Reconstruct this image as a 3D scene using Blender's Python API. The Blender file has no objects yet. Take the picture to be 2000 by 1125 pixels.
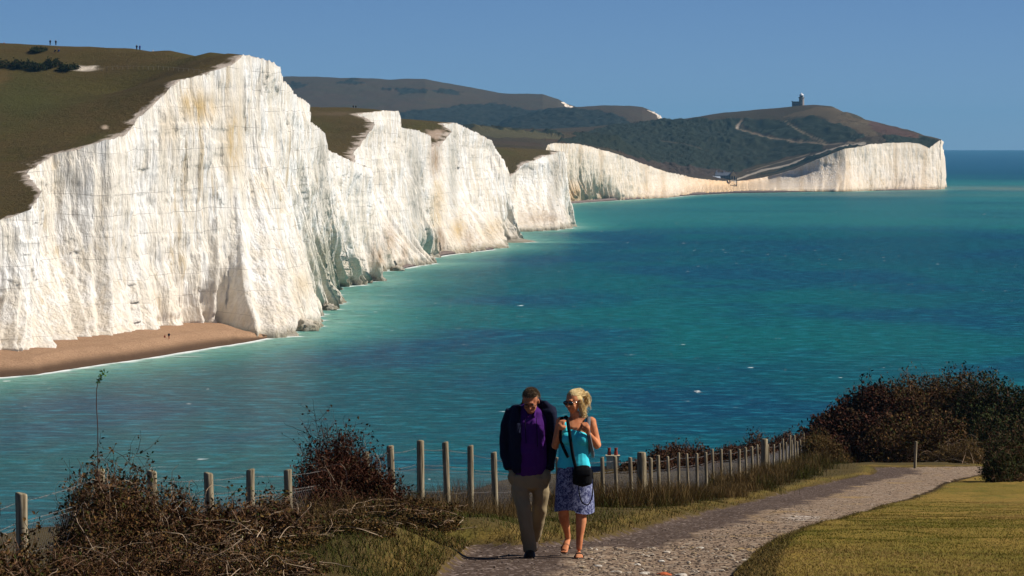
import bpy, bmesh, math, random
import numpy as np
from mathutils import Vector, Matrix
R = math.radians
scene = bpy.context.scene
COL = scene.collection
# ---------------------------------------------------------------- camera
H = 52.8                     # eye height above the sea, metres
F = 7900.0                   # focal length in pixels of the 2000 px wide photograph
HZ = 277.0                   # row of the camera's own level
cam_d = bpy.data.cameras.new("camera"); cam = bpy.data.objects.new("camera", cam_d); COL.objects.link(cam)
cam.location = (0, 0, H); cam.rotation_euler = (R(90), 0, 0)
cam_d.sensor_width = 36; cam_d.lens = 36 * F / 2000
cam_d.shift_y = -(562.5 - HZ) / 2000
cam_d.clip_start = 1; cam_d.clip_end = 300000
scene.camera = cam
# ---------------------------------------------------------------- sky, sun, exposure
SUN_AZ, SUN_EL = 87.0, 38.0      # degrees clockwise from the view direction (+Y), and above the horizon
world = bpy.data.worlds.new("World"); scene.world = world; world.use_nodes = True
wn = world.node_tree; bg = wn.nodes["Background"]
sky = wn.nodes.new("ShaderNodeTexSky"); sky.sky_type = 'NISHITA'; sky.sun_disc = False
sky.sun_elevation = R(SUN_EL); sky.sun_rotation = R(SUN_AZ)
sky.altitude = 50; sky.air_density = 0.35; sky.dust_density = 0.12; sky.ozone_density = 8
bg.inputs['Strength'].default_value = 0.06
wn.links.new(sky.outputs[0], bg.inputs['Color'])
sl = bpy.data.lights.new("sun", 'SUN'); so = bpy.data.objects.new("sun", sl); COL.objects.link(so)
sl.energy = 5.0; sl.angle = R(0.5); sl.color = (1.0, 0.95, 0.87)
sd = Vector((math.sin(R(SUN_AZ)) * math.cos(R(SUN_EL)), math.cos(R(SUN_AZ)) * math.cos(R(SUN_EL)), math.sin(R(SUN_EL))))
so.rotation_euler = sd.to_track_quat('Z', 'Y').to_euler(); so.location = (60, -20, 120)
scene.view_settings.view_transform = 'Standard'; scene.view_settings.look = 'None'
scene.view_settings.exposure = 0.35; scene.view_settings.gamma = 1.0
scene.render.resolution_x = 1024; scene.render.resolution_y = 576
scene.cycles.max_bounces = 6; scene.cycles.transparent_max_bounces = 8
scene.cycles.volume_bounces = 0
scene.cycles.use_denoising = True
# ---------------------------------------------------------------- helpers
def P(px, py, d): return ((px - 1000) * d / F, d, H - (py - HZ) * d / F)
def W(px, py, z=0.0):
    d = (H - z) * F / (py - HZ); return ((px - 1000) * d / F, d, z)

def _h(ix, iy, iz, s):
    n = (ix.astype(np.int64) * 374761393 + iy.astype(np.int64) * 668265263 + iz.astype(np.int64) * 2147483647 + s * 974634777) & 0xFFFFFFFF
    n = ((n ^ (n >> 13)) * 1274126177) & 0xFFFFFFFF
    n = ((n ^ (n >> 16)) * 2246822519) & 0xFFFFFFFF
    return ((n ^ (n >> 15)) & 0xFFFFFF) / float(0xFFFFFF) * 2 - 1
def vn(x, y=0., z=0., s=0):
    x, y, z = np.broadcast_arrays(np.asarray(x, float), np.asarray(y, float), np.asarray(z, float))
    ix, iy, iz = np.floor(x), np.floor(y), np.floor(z)
    fx, fy, fz = x - ix, y - iy, z - iz
    fx, fy, fz = [f * f * (3 - 2 * f) for f in (fx, fy, fz)]
    r = 0
    for a in (0, 1):
        for b in (0, 1):
            for c in (0, 1):
                r = r + _h(ix + a, iy + b, iz + c, s) * (fx if a else 1 - fx) * (fy if b else 1 - fy) * (fz if c else 1 - fz)
    return r
def fbm(x, y=0., z=0., o=4, s=0, g=0.5):
    r = 0; a = 1.0; t = 0
    for k in range(o):
        f = 2.03 ** k
        r = r + a * vn(np.asarray(x) * f, np.asarray(y) * f, np.asarray(z) * f, s + k * 7); t += a; a *= g
    return r / t
def sstep(a, b, x):
    t = np.clip((np.asarray(x, float) - a) / (b - a), 0, 1); return t * t * (3 - 2 * t)

def tag(o, label=None, cat=None, group=None, kind=None):
    for k, v in (('label', label), ('category', cat), ('group', group), ('kind', kind)):
        if v: o[k] = v
    return o
def mesh_np(name, V, Fc, mat=None, smooth=True, parent=None, attrs=None):
    """V (n,3); Fc (m,k) with k 3 or 4, or a list of such arrays"""
    V = np.asarray(V, np.float32).reshape(-1, 3)
    Fl = Fc if isinstance(Fc, list) else [Fc]
    Fl = [np.asarray(f, np.int32) for f in Fl if len(f)]
    me = bpy.data.meshes.new(name)
    me.vertices.add(len(V)); me.vertices.foreach_set('co', V.ravel())
    tot = sum(f.size for f in Fl); npoly = sum(len(f) for f in Fl)
    me.loops.add(tot); me.loops.foreach_set('vertex_index', np.concatenate([f.ravel() for f in Fl]))
    sizes = np.concatenate([np.full(len(f), f.shape[1], np.int32) for f in Fl])
    st = np.concatenate([[0], np.cumsum(sizes)[:-1]]).astype(np.int32)
    me.polygons.add(npoly); me.polygons.foreach_set('loop_start', st)
    me.update(calc_edges=True)
    me.polygons.foreach_set('use_smooth', np.full(npoly, bool(smooth)))
    me.validate()
    for an, av in (attrs or {}).items():
        av = np.asarray(av, np.float32)
        if av.ndim == 1:
            a = me.attributes.new(an, 'FLOAT', 'POINT'); a.data.foreach_set('value', av)
        else:
            a = me.attributes.new(an, 'FLOAT_COLOR', 'POINT')
            a.data.foreach_set('color', np.concatenate([av[:, :3], np.ones((len(av), 1), np.float32)], 1).ravel())
    if mat: me.materials.append(mat)
    o = bpy.data.objects.new(name, me); COL.objects.link(o)
    if parent: o.parent = parent
    return o
def grid_faces(nu, nv):
    i = np.arange(nu - 1)[:, None] * nv + np.arange(nv - 1)[None, :]
    return np.stack([i, i + nv, i + nv + 1, i + 1], -1).reshape(-1, 4)
class RBF:
    def __init__(s, pts, vals):
        s.p = np.array(pts, float); n = len(s.p)
        s.sc = 100.0
        r = np.linalg.norm(s.p[:, None] - s.p[None], axis=-1) / s.sc
        A = np.zeros((n + 3, n + 3)); A[:n, :n] = r
        Q = np.concatenate([np.ones((n, 1)), s.p / s.sc], 1)
        A[:n, n:] = Q; A[n:, :n] = Q.T
        A[:n, :n] -= np.eye(n) * 1e-3
        s.w = np.linalg.lstsq(A, np.concatenate([vals, [0, 0, 0]]), rcond=None)[0]
    def __call__(s, x, y):
        x = np.asarray(x, float); y = np.asarray(y, float); sh = x.shape
        q = np.stack([x.ravel(), y.ravel()], -1); n = len(s.p); out = np.zeros(len(q))
        for k in range(0, len(q), 20000):
            b = q[k:k + 20000]
            r = np.linalg.norm(b[:, None] - s.p[None], axis=-1) / s.sc
            out[k:k + 20000] = r @ s.w[:n] + s.w[n] + (b / s.sc) @ s.w[n + 1:]
        return out.reshape(sh)
def inpoly(x, y, poly):
    x = np.asarray(x, float); y = np.asarray(y, float); r = np.zeros(x.shape, bool)
    n = len(poly)
    for i in range(n):
        x0, y0 = poly[i]; x1, y1 = poly[(i + 1) % n]
        if y0 == y1: continue
        c = ((y0 > y) != (y1 > y)) & (x < (x1 - x0) * (y - y0) / (y1 - y0) + x0)
        r ^= c
    return r
def segdist(x, y, line):
    x = np.asarray(x, float); y = np.asarray(y, float); d = np.full(x.shape, 1e9)
    for (x0, y0), (x1, y1) in zip(line[:-1], line[1:]):
        dx, dy = x1 - x0, y1 - y0; L = dx * dx + dy * dy + 1e-9
        t = np.clip(((x - x0) * dx + (y - y0) * dy) / L, 0, 1)
        d = np.minimum(d, np.hypot(x - x0 - t * dx, y - y0 - t * dy))
    return d

# ---- material helper
class NT:
    def __init__(s, name):
        s.m = bpy.data.materials.new(name); s.m.use_nodes = True
        s.t = s.m.node_tree; s.b = s.t.nodes["Principled BSDF"]; s.out = s.t.nodes["Material Output"]
        s.b.inputs['Roughness'].default_value = 0.9
        s.b.inputs['Specular IOR Level'].default_value = 0.06
    def n(s, t, **kw):
        nd = s.t.nodes.new(t)
        for k, v in kw.items():
            if hasattr(nd, k): setattr(nd, k, v)
        return nd
    def put(s, sock, v):
        if hasattr(v, 'is_output') or isinstance(v, bpy.types.NodeSocket): s.t.links.new(v, sock)
        else:
            if isinstance(v, (tuple, list)) and len(v) == 3 and sock.type == 'RGBA': v = (*v, 1)
            sock.default_value = v
    def coord(s, scale=(1, 1, 1), rot=(0, 0, 0), kind='Object'):
        c = s.n("ShaderNodeTexCoord"); m = s.n("ShaderNodeMapping")
        m.inputs['Scale'].default_value = scale; m.inputs['Rotation'].default_value = rot
        s.t.links.new(c.outputs[kind], m.inputs[0]); return m.outputs[0]
    def noise(s, vec, scale=1, detail=4, rough=.55, dist=0, out=0):
        n = s.n("ShaderNodeTexNoise"); n.inputs['Scale'].default_value = scale; n.inputs['Detail'].default_value = detail
        n.inputs['Roughness'].default_value = rough; n.inputs['Distortion'].default_value = dist
        s.put(n.inputs['Vector'], vec); return n.outputs[out]
    def vor(s, vec, scale=1, feature='F1', out='Distance'):
        n = s.n("ShaderNodeTexVoronoi"); n.feature = feature; n.inputs['Scale'].default_value = scale
        s.put(n.inputs['Vector'], vec); return n.outputs[out]
    def math(s, op, a, b=0.0, clamp=False):
        n = s.n("ShaderNodeMath"); n.operation = op; n.use_clamp = clamp
        s.put(n.inputs[0], a); s.put(n.inputs[1], b); return n.outputs[0]
    def step(s, v, a, b, lo=0., hi=1.):
        n = s.n("ShaderNodeMapRange"); n.interpolation_type = 'SMOOTHSTEP'
        s.put(n.inputs['Value'], v); n.inputs['From Min'].default_value = a; n.inputs['From Max'].default_value = b
        n.inputs['To Min'].default_value = lo; n.inputs['To Max'].default_value = hi; return n.outputs[0]
    def mix(s, f, a, b, bt='MIX'):
        n = s.n("ShaderNodeMix"); n.data_type = 'RGBA'; n.blend_type = bt
        s.put(n.inputs[0], f); s.put(n.inputs[6], a); s.put(n.inputs[7], b); return n.outputs[2]
    def attr(s, name, out='Fac'):
        n = s.n("ShaderNodeAttribute"); n.attribute_name = name; return n.outputs[out]
    def sep(s, vec):
        n = s.n("ShaderNodeSeparateXYZ"); s.put(n.inputs[0], vec); return n.outputs
    def bump(s, h, strength=.5, dist=.1, normal=None):
        n = s.n("ShaderNodeBump"); n.inputs['Strength'].default_value = strength; n.inputs['Distance'].default_value = dist
        s.put(n.inputs['Height'], h)
        if normal is not None: s.put(n.inputs['Normal'], normal)
        return n.outputs[0]
    def fin(s, col, normal=None, rough=None, **kw):
        s.put(s.b.inputs['Base Color'], col)
        if normal is not None: s.put(s.b.inputs['Normal'], normal)
        if rough is not None: s.put(s.b.inputs['Roughness'], rough)
        for k, v in kw.items(): s.put(s.b.inputs[k.replace('_', ' ')], v)
        return s.m
def simple(name, col, rough=.8, var=.25, scale=8, bump=.2, bd=.01, spec=.2, **kw):
    t = NT(name); c = t.coord()
    n = t.noise(c, scale, 5)
    cc = t.mix(n, tuple(x * (1 - var) for x in col), tuple(min(1, x * (1 + var)) for x in col))
    t.b.inputs['Specular IOR Level'].default_value = spec
    return t.fin(cc, t.bump(t.noise(c, scale * 3, 4), bump, bd), rough, **kw)
# ================================================================ MATERIALS OF THE LAND
def chalk_mat(name, warm=0.0, streak=1.0):
    t = NT(name); t.b.inputs['Specular IOR Level'].default_value = .08
    c = t.coord()
    vs = t.coord(scale=(1, 1, .045))                          # stretched down the face
    x, y, z = t.sep(c)
    warp = t.noise(c, .05, 3)
    white = t.mix(t.noise(c, .11, 6), (.77, .73, .68), (.87, .845, .805))
    white = t.mix(t.step(t.noise(t.coord(scale=(.25, .25, .06)), 1, 4), .42, .62), (.73, .66, .56), white)
    # rusty and grey run-off streaks
    s1 = t.noise(vs, .55, 5, .6, .3)
    patch = t.step(t.noise(t.coord(scale=(.04, .04, .03)), 1, 2), .48, .62)
    white = t.mix(t.math('MULTIPLY', t.math('MULTIPLY', t.step(s1, .5, .66), patch), .6 * streak), white, (.50, .36, .18))
    s2 = t.noise(vs, 1.5, 6, .65)
    white = t.mix(t.math('MULTIPLY', t.step(s2, .54, .76), .28), white, (.50, .45, .38))
    # courses of flint: thin dark level lines, broken
    zz = t.math('ADD', z, t.math('MULTIPLY', t.noise(t.coord(scale=(.03, .03, .03)), 1, 3), 5.0))
    for per, wid, amt in ((5.6, .016, .75), (2.7, .012, .3)):
        f = t.math('FRACT', t.math('DIVIDE', zz, per))
        ln = t.math('SUBTRACT', 1.0, t.step(t.math('ABSOLUTE', t.math('SUBTRACT', f, .5)), wid * .4, wid))
        br = t.step(t.noise(t.coord(scale=(.07, .07, .5)), 1, 5), .40, .56)
        white = t.mix(t.math('MULTIPLY', t.math('MULTIPLY', ln, br), amt), white, (.22, .19, .16))
    # joints: a fine lattice
    vj = t.vor(t.coord(scale=(.55, .55, 1.3)), 1, 'DISTANCE_TO_EDGE')
    white = t.mix(t.math('MULTIPLY', t.math('SUBTRACT', 1.0, t.step(vj, .0, .05)), .12), white, (.30, .25, .20))
    # wetter, creamier foot with weed and mud
    foot = t.math('SUBTRACT', 1.0, t.step(t.math('ADD', z, t.math('MULTIPLY', warp, -14.0)), -7.0, 14.0))
    white = t.mix(t.math('MULTIPLY', foot, .5), white, (.68, .57, .44))
    low = t.math('SUBTRACT', 1.0, t.step(t.math('ADD', z, t.math('MULTIPLY', t.noise(c, .12, 4), -4.0)), -1.6, 2.2))
    white = t.mix(t.math('MULTIPLY', low, .85), white, (.16, .14, .085))
    # per-vertex stains and painted shade placed on the face (green, olive, brown)
    st = t.attr('stain_shade', 'Color'); sa = t.attr('stain_shade_amt')
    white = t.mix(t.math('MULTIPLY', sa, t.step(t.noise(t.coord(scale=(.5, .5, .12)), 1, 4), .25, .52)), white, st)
    if warm: white = t.mix(warm, white, (.72, .47, .24))
    h = t.math('ADD', t.math('MULTIPLY', t.noise(t.coord(scale=(.5, .5, .25)), 1, 9, .62), .7), t.math('MULTIPLY', t.noise(vs, .9, 6, .6), 1.1))
    # blocks and scars: each patch of rock stands a little proud or back of its neighbours
    wv = t.n("ShaderNodeVectorMath"); wv.operation = 'ADD'; t.put(wv.inputs[0], t.coord(scale=(.42, .42, .24)))
    wn_ = t.n("ShaderNodeVectorMath"); wn_.operation = 'SCALE'; t.put(wn_.inputs[0], t.noise(c, .5, 4, .6, out=1)); wn_.inputs['Scale'].default_value = .9; t.put(wv.inputs[1], wn_.outputs[0])
    blk1 = t.sep(t.vor(wv.outputs[0], 1.0, out='Color')); blk2 = t.sep(t.vor(wv.outputs[0], 2.7, out='Color'))
    h = t.math('ADD', h, t.math('MULTIPLY', blk1[0], .16)); h = t.math('ADD', h, t.math('MULTIPLY', blk2[1], .10))
    white = t.mix(t.math('MULTIPLY', t.step(blk1[2], .55, 1.0), .30), white, (.60, .55, .49))
    white = t.mix(t.math('MULTIPLY', t.step(blk2[2], .7, 1.0), .25), white, (.50, .45, .39))
    return t.fin(white, t.bump(h, .8, 1.4), .95)
M_chalk = chalk_mat('chalk')
M_chalk_far = chalk_mat('chalk_far', .28, 1.3)

def downs_mat(name, a, b, c2):
    """turf; attribute col carries land cover (scrub, tracks), edge = metres from the cliff edge"""
    t = NT(name); c = t.coord()
    g = t.mix(t.step(t.noise(c, .012, 5, .6), .4, .6), a, b); g = t.mix(t.math('MULTIPLY', t.step(t.noise(c, .03, 4, .6), .48, .62), .5), g, (a[0] * .85, a[1] * 1.15, a[2] * .8))
    g = t.mix(t.math('MULTIPLY', t.step(t.noise(c, .25, 6, .7), .45, .7), .55), g, c2)
    g = t.mix(t.math('MULTIPLY', t.noise(t.coord(scale=(.4, .08, 1)), 1, 5), .4), g, tuple(v * .55 for v in a))
    g = t.mix(t.attr('cover_amt'), g, t.attr('cover', 'Color'))
    e = t.attr('edge')
    en = t.math('ADD', e, t.math('MULTIPLY', t.math('SUBTRACT', t.noise(c, .16, 6, .65), .5), -13.0))
    bare = t.math('SUBTRACT', 1.0, t.step(en, .3, 2.8))
    g = t.mix(bare, g, t.mix(t.noise(c, .4, 4), (.42, .31, .22), (.70, .62, .54)))
    g = t.mix(t.math('MULTIPLY', t.step(t.noise(c, 1.1, 5, .75), .5, .72), .55), g, t.mix(.5, g, (.012, .010, .004)))
    g = t.mix(t.math('MULTIPLY', t.step(t.noise(t.coord(scale=(.12, .12, 1), rot=(0, 0, .4)), 1, 6, .7), .55, .7), .45), g, (.085, .058, .028))
    h = t.noise(c, .6, 8, .75)
    return t.fin(g, t.bump(h, .8, 1.4), .95)
M_down = downs_mat('turf_downs', (.088, .062, .018), (.100, .067, .022), (.070, .058, .014))
M_down_far = downs_mat('turf_far', (.070, .046, .026), (.058, .046, .026), (.058, .036, .024))

# ================================================================ THE SISTERS: coast from the haven to the fourth brow
# base: (px, py, z) in the photograph's own geometry; top: (px, py, distance)
ST = [
 ((-420, 765, 4), (-450, 520, 860)),
 ((-250, 730, 4), (-250, 478, 900)),
 ((-120, 705, 4), (-130, 455, 936)),
 ((0, 683, 4), (0, 431, 966)),
 ((60, 684, 4), (58, 410, 972)),
 ((85, 674, 4), (80, 376, 985)),
 ((108, 666, 4), (50, 340, 1018)),
 ((150, 660, 4), (100, 304, 1032)),
 ((235, 656, 4), (212, 273, 1040)),
 ((262, 651, 4), (238, 266, 1050)),
 ((300, 642, 4), (266, 232, 1068)),
 ((350, 634, 4), (345, 157, 1089)),
 ((385, 631, 4), (385, 149, 1099)),
 ((428, 632, 3.5), (415, 140, 1107)),
 ((440, 636, 3), (450, 128, 1115)),
 ((500, 652, 1.5), (474, 108, 1124)),
 ((574, 658, 0), (500, 112, 1134)),
 ((580, 645, 0), (520, 118, 1143)),
 ((622, 643, 0), (545, 131, 1160)),
 ((616, 622, 0), (552, 160, 1180)),
 ((656, 606, 0), (580, 190, 1230)),
 ((640, 592, 0), (605, 210, 1285)),
 ((637, 575, .5), (607, 238, 1320)),
 ((674, 563, 0), (632, 262, 1370)),
 ((668, 553, 1), (638, 292, 1420)),
 ((700, 550, 1), (662, 303, 1470)),
 ((738, 547, 0), (718, 328, 1540)),
 ((728, 536, 1), (694, 318, 1580)),
 ((732, 531, 0), (687, 300, 1610)),
 ((768, 530, 0), (715, 270, 1640)),
 ((775, 524, 0), (733, 243, 1672)),
 ((797, 522, 0), (722, 232, 1695)),
 ((800, 517, .5), (700, 224, 1712)),
 ((846, 515, 0), (744, 217, 1742)),
 ((820, 510, .5), (782, 218, 1768)),
 ((816, 505, .5), (784, 250, 1800)),
 ((858, 500, 0), (814, 254, 1846)),
 ((856, 495.5, 0), (842, 266, 1890)),
 ((868, 494, .5), (845, 322, 1912)),
 ((905, 494, 0), (857, 286, 1945)),
 ((900, 490.5, .5), (880, 257, 1978)),
 ((948, 490, 0), (864, 243, 2000)),
 ((942, 486.5, .5), (888, 240, 2016)),
 ((984, 482, 0), (915, 251, 2046)),
 ((978, 478, 0), (965, 276, 2096)),
 ((1012, 471, 0), (971, 298, 2122)),
 ((1000, 468, 0), (986, 314, 2150)),
 ((985, 462, 1), (990, 352, 2200)),
 ((975, 454, 1.5), (985, 362, 2300)),
 ((996, 449, 1.5), (996, 345, 2405)),
 ((1050, 447, 1.5), (1027, 320, 2425)),
 ((1100, 446, 1), (1079, 301, 2462)),
 ((1118, 443, 0), (1101, 296, 2490)),
 ((1104, 436, 0), (1104, 310, 2580)),
 ((1070, 425, 1), (1065, 318, 2760)),
 ((1060, 412, 1), (1058, 308, 3060)),
 ((1062, 400, 1), (1058, 296, 3330)),
]
B0 = np.array([W(*b) for b, t in ST]); T0 = np.array([P(*t) for b, t in ST])
# terrain surface through the edge and interior heights
ctl = [tuple(p) for p in T0]
ctl += [P(*q) for q in [(-100, 84, 1240), (0, 83, 1235), (110, 89, 1225), (180, 92, 1220), (250, 95, 1205), (330, 99, 1180), (410, 103, 1150), (445, 105, 1132),
  (0, 300, 1045), (0, 200, 1110), (120, 200, 1110), (250, 180, 1130), (-100, 330, 1030), (-300, 85, 1260), (-500, 90, 1280), (-400, 300, 1060), (-350, 440, 960),
  (0, 130, 1170), (200, 130, 1165), (350, 130, 1140),
  (612, 211, 1768), (650, 211, 1774), (690, 213, 1770), (650, 262, 1660), (640, 300, 1590),
  (783, 232, 2010), (830, 236, 2014), (862, 240, 2006), (800, 245, 1920), (820, 250, 1900),
  (976, 291, 2455), (1010, 291, 2462), (1060, 293, 2472), (985, 325, 2360), (940, 291, 2450)]]
ctl += [(-150, 1400, 72), (-250, 1420, 74), (-150, 1520, 50), (-250, 1540, 52), (-100, 1520, 48), (-100, 1400, 62), (-350, 1250, 95), (-350, 1540, 56),
        (-150, 1780, 74), (-250, 1780, 78), (-150, 1915, 50), (-250, 1915, 54), (-80, 1915, 46), (-150, 2010, 70), (-250, 2010, 76),
        (-100, 2220, 34), (-250, 2220, 42), (-40, 2220, 30), (-150, 2460, 56), (-250, 2460, 62), (-60, 2620, 40), (-250, 2640, 46), (-100, 2900, 46), (-250, 2900, 50), (-150, 3330, 52), (-250, 3330, 55)]
ctl = np.array(ctl)
ZD = RBF(ctl[:, :2], ctl[:, 2])

def coast(Bs, Ts, seg, seed, amp=1.0, rows=(150, .45), buttress=(), top_noise=1.0, zr=75.):
    """dense cliff face between base and top polylines; returns grids pos (nu,nv,3), u"""
    L = np.linalg.norm(np.diff(.5 * (Bs + Ts)[:, :2], axis=0), axis=1)
    cs = np.concatenate([[0], np.cumsum(L)])
    us = [np.arange(a, b, st) for a, b, st in seg(cs)]
    u = np.concatenate(us + [[cs[-1]]])
    B = np.stack([np.interp(u, cs, Bs[:, k]) for k in range(3)], 1)
    T = np.stack([np.interp(u, cs, Ts[:, k]) for k in range(3)], 1)
    nv = rows[0]; v = np.linspace(0, 1, nv)
    # outward normal in plan, smoothed
    tan = np.gradient(.5 * (B + T)[:, :2], axis=0)
    w = 61; ker = np.hanning(w); ker /= ker.sum()
    pad = np.pad(tan, ((w // 2, w // 2), (0, 0)), mode='edge')
    tan = np.stack([np.convolve(pad[:, k], ker, 'valid') for k in (0, 1)], 1)
    tan /= np.linalg.norm(tan, axis=1, keepdims=True) + 1e-9
    nrm = np.stack([tan[:, 1], -tan[:, 0]], 1)
    U = u[:, None]; V = v[None, :]
    pw = 2.5 + .5 * (1 - sstep(0, 1, (U - cs[min(16, len(cs) - 1)]) / 30.)) * (len(cs) > 40)
    s = 1 - (1 - V) ** pw * (1 - .12 * V)            # toe flares outwards
    pos = B[:, None, :2] * (1 - s[..., None]) + T[:, None, :2] * s[..., None]
    Zc = B[:, None, 2] * (1 - V) + T[:, None, 2] * V
    wu = U + 5 * vn(U / 40, Zc / 60, s=seed) + 3.0 * (1 - V) * vn(U / 17, 0, s=seed + 3)
    rid = 1 - np.abs(fbm(wu / 13., Zc / 95., o=3, s=seed + 11)) * 2.4     # big ribs
    rid2 = 1 - np.abs(fbm(wu / 4.2, Zc / 42., o=3, s=seed + 21)) * 2.4
    low = (1 - V) ** 1.1
    rid3 = np.clip(1 - np.abs(fbm((U + 2.5 * vn(U / 9, Zc / 15, s=seed + 5)) / 10., Zc / 200., o=2, s=seed + 71)) * 3.0, 0, 1)
    disp = 1.7 * (rid - .4) * (.45 + .55 * low) + .60 * (rid2 - .4) * (.55 + .6 * low) + 5.0 * (rid3 - .35) * (1 - V) ** 2.4
    disp = disp + .40 * fbm(U / 2.2, Zc / 7, o=4, s=seed + 31)
    # broad flat facets with sharp arrises between them
    for per, am_, sd_ in ((15., 2.3, 81), (6.5, .95, 91)) + (((31., 4.2, 61),) if len(cs) > 40 else ()):
        q = (U + 2.5 * vn(Zc / 26, U / 60, s=seed + sd_)) / per; k0 = np.floor(q); fr = q - k0
        zq = Zc / (30 if per > 10 else 11) + .35 * vn(k0 * 3.1, 0, s=seed + sd_ + 7); zk = np.floor(zq); zf = sstep(.0, .55, zq - zk); zq = zk + zf
        f0 = vn(k0 + .5, zq, s=seed + sd_ + 1); f1 = vn(k0 + 1.5, zq, s=seed + sd_ + 1)
        if per > 20: f0, f1 = f0 * sstep(cs[17], cs[20], U), f1 * sstep(cs[17], cs[20], U)
        disp = disp + am_ * (f0 + (f1 - f0) * np.clip(fr * 1.35, 0, 1)) * (.65 + .5 * low)
    # rough broken blocks
    bq = U / 2.6 + .6 * vn(Zc / 3, 0, s=seed + 95); bz_ = Zc / 3.4 + .6 * vn(U / 4, 0, s=seed + 96)
    disp = disp + .38 * _h(np.floor(bq), np.floor(bz_), np.floor(bq * 0), seed + 97) * (.5 + .5 * vn(U / 11, Zc / 11, s=seed + 98))
    # level ledges
    disp = disp + .10 * vn(Zc / 1.3, U / 25, s=seed + 41) + .18 * vn(Zc / 4.5, U / 60, s=seed + 43)
    disp = disp + 1.0 * np.clip(fbm(U / 9, Zc / 14, o=3, s=seed + 51), 0, 1)
    for (u0, wd, vt, out, skew) in buttress:
        du = (U - u0 - skew * (1 - V)) / (wd * (.35 + .65 * np.clip(1 - V / vt, 0, 1)))
        disp = disp + out * np.clip(1 - np.abs(du), 0, 1) ** .8 * np.clip(1 - V / vt, 0, 1) ** 1.1
    topfade = 1 - .6 * sstep(.9, 1, V)
    disp = disp * amp * topfade
    undercut = -1.0 * np.exp(-((Zc - B[:, None, 2] - 1.5) / 1.2) ** 2) * (vn(U / 7, 0, s=seed + 61) > -.2)
    disp = disp + undercut * amp
    disp = disp - .8 * amp * (V == 0)
    pos = pos + nrm[:, None, :] * disp[..., None]
    Zc = np.where(V == 0, Zc - 1.5, Zc)
    g = np.concatenate([pos, Zc[..., None]], -1)
    return g, u, cs, nrm

def segA(cs):
    i1 = 24; i2 = 48
    return [(0, cs[2], 2.0), (cs[2], cs[i1], .42), (cs[i1], cs[i2], .8), (cs[i2], cs[53], .7), (cs[53], cs[-1], 6.)]
_L = np.concatenate([[0], np.cumsum(np.linalg.norm(np.diff(.5 * (B0 + T0)[:, :2], axis=0), axis=1))])
butt = []
GA, uA, csA, nA = coast(B0, T0, segA, 5, rows=(170, 0), buttress=butt)
# settle the top row on the downs' surface
GA[:, -1, 2] = ZD(GA[:, -1, 0], GA[:, -1, 1]) + .35 * vn(uA / 1.7, s=3)
stn = np.zeros(GA.shape[:2] + (3,)); sam = np.zeros(GA.shape[:2])
PXg = 1000 + GA[..., 0] * F / GA[..., 1]; PYg = HZ + (H - GA[..., 2]) * F / GA[..., 1]
def stain_shade(cx, cy, rx, ry, col, a):
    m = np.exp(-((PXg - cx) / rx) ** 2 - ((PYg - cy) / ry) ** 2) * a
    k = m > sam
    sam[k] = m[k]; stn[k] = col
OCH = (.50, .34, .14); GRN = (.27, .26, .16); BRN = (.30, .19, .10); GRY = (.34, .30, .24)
stain_shade(390, 210, 38, 32, OCH, .9); stain_shade(455, 270, 18, 90, OCH, .8); stain_shade(330, 240, 20, 60, OCH, .5); stain_shade(365, 200, 12, 20, OCH, .8)
stain_shade(632, 500, 20, 40, GRN, .8); stain_shade(628, 350, 10, 50, GRN, .5); stain_shade(655, 540, 22, 24, GRN, .6); stain_shade(590, 560, 18, 36, OCH, .45)
OLV_SHADE = (.40, .375, .32); stain_shade(812, 370, 15, 110, OLV_SHADE, 1.0); stain_shade(884, 330, 10, 85, OLV_SHADE, 1.0); stain_shade(629, 320, 10, 85, OLV_SHADE, .9); stain_shade(742, 505, 9, 26, BRN, .9); stain_shade(858, 468, 10, 26, BRN, .9); stain_shade(790, 495, 8, 22, BRN, .7); stain_shade(915, 470, 8, 22, BRN, .7); stain_shade(812, 350, 8, 60, GRN, .5); stain_shade(850, 310, 12, 40, BRN, .9); stain_shade(855, 400, 14, 50, OCH, .8); stain_shade(883, 340, 6, 50, GRN, .4)  # olive and green strips, brown base patches: shade of notches and coves painted in
stain_shade(895, 450, 16, 30, OCH, .8); stain_shade(960, 450, 20, 25, OCH, .6); stain_shade(1085, 350, 10, 60, GRY, .8); stain_shade(1060, 425, 40, 12, BRN, .6)
stain_shade(760, 470, 16, 35, BRN, .7); stain_shade(730, 500, 12, 30, BRN, .7); stain_shade(200, 500, 80, 60, GRY, .3); stain_shade(140, 370, 14, 50, GRY, .5)
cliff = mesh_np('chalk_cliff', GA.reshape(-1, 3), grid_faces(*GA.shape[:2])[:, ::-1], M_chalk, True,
                attrs={'stain_shade': stn.reshape(-1, 3), 'stain_shade_amt': sam.ravel()})
tag(cliff, kind='structure')

# downs behind the edge
ws = np.concatenate([[0], np.cumsum(np.geomspace(.35, 12, 90))])
dirn = np.array([-.985, .17])
keep = np.arange(0, len(uA), 2)
Eg = GA[keep, -1]
plan = Eg[:, None, :2] + ws[None, :, None] * dirn
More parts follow.
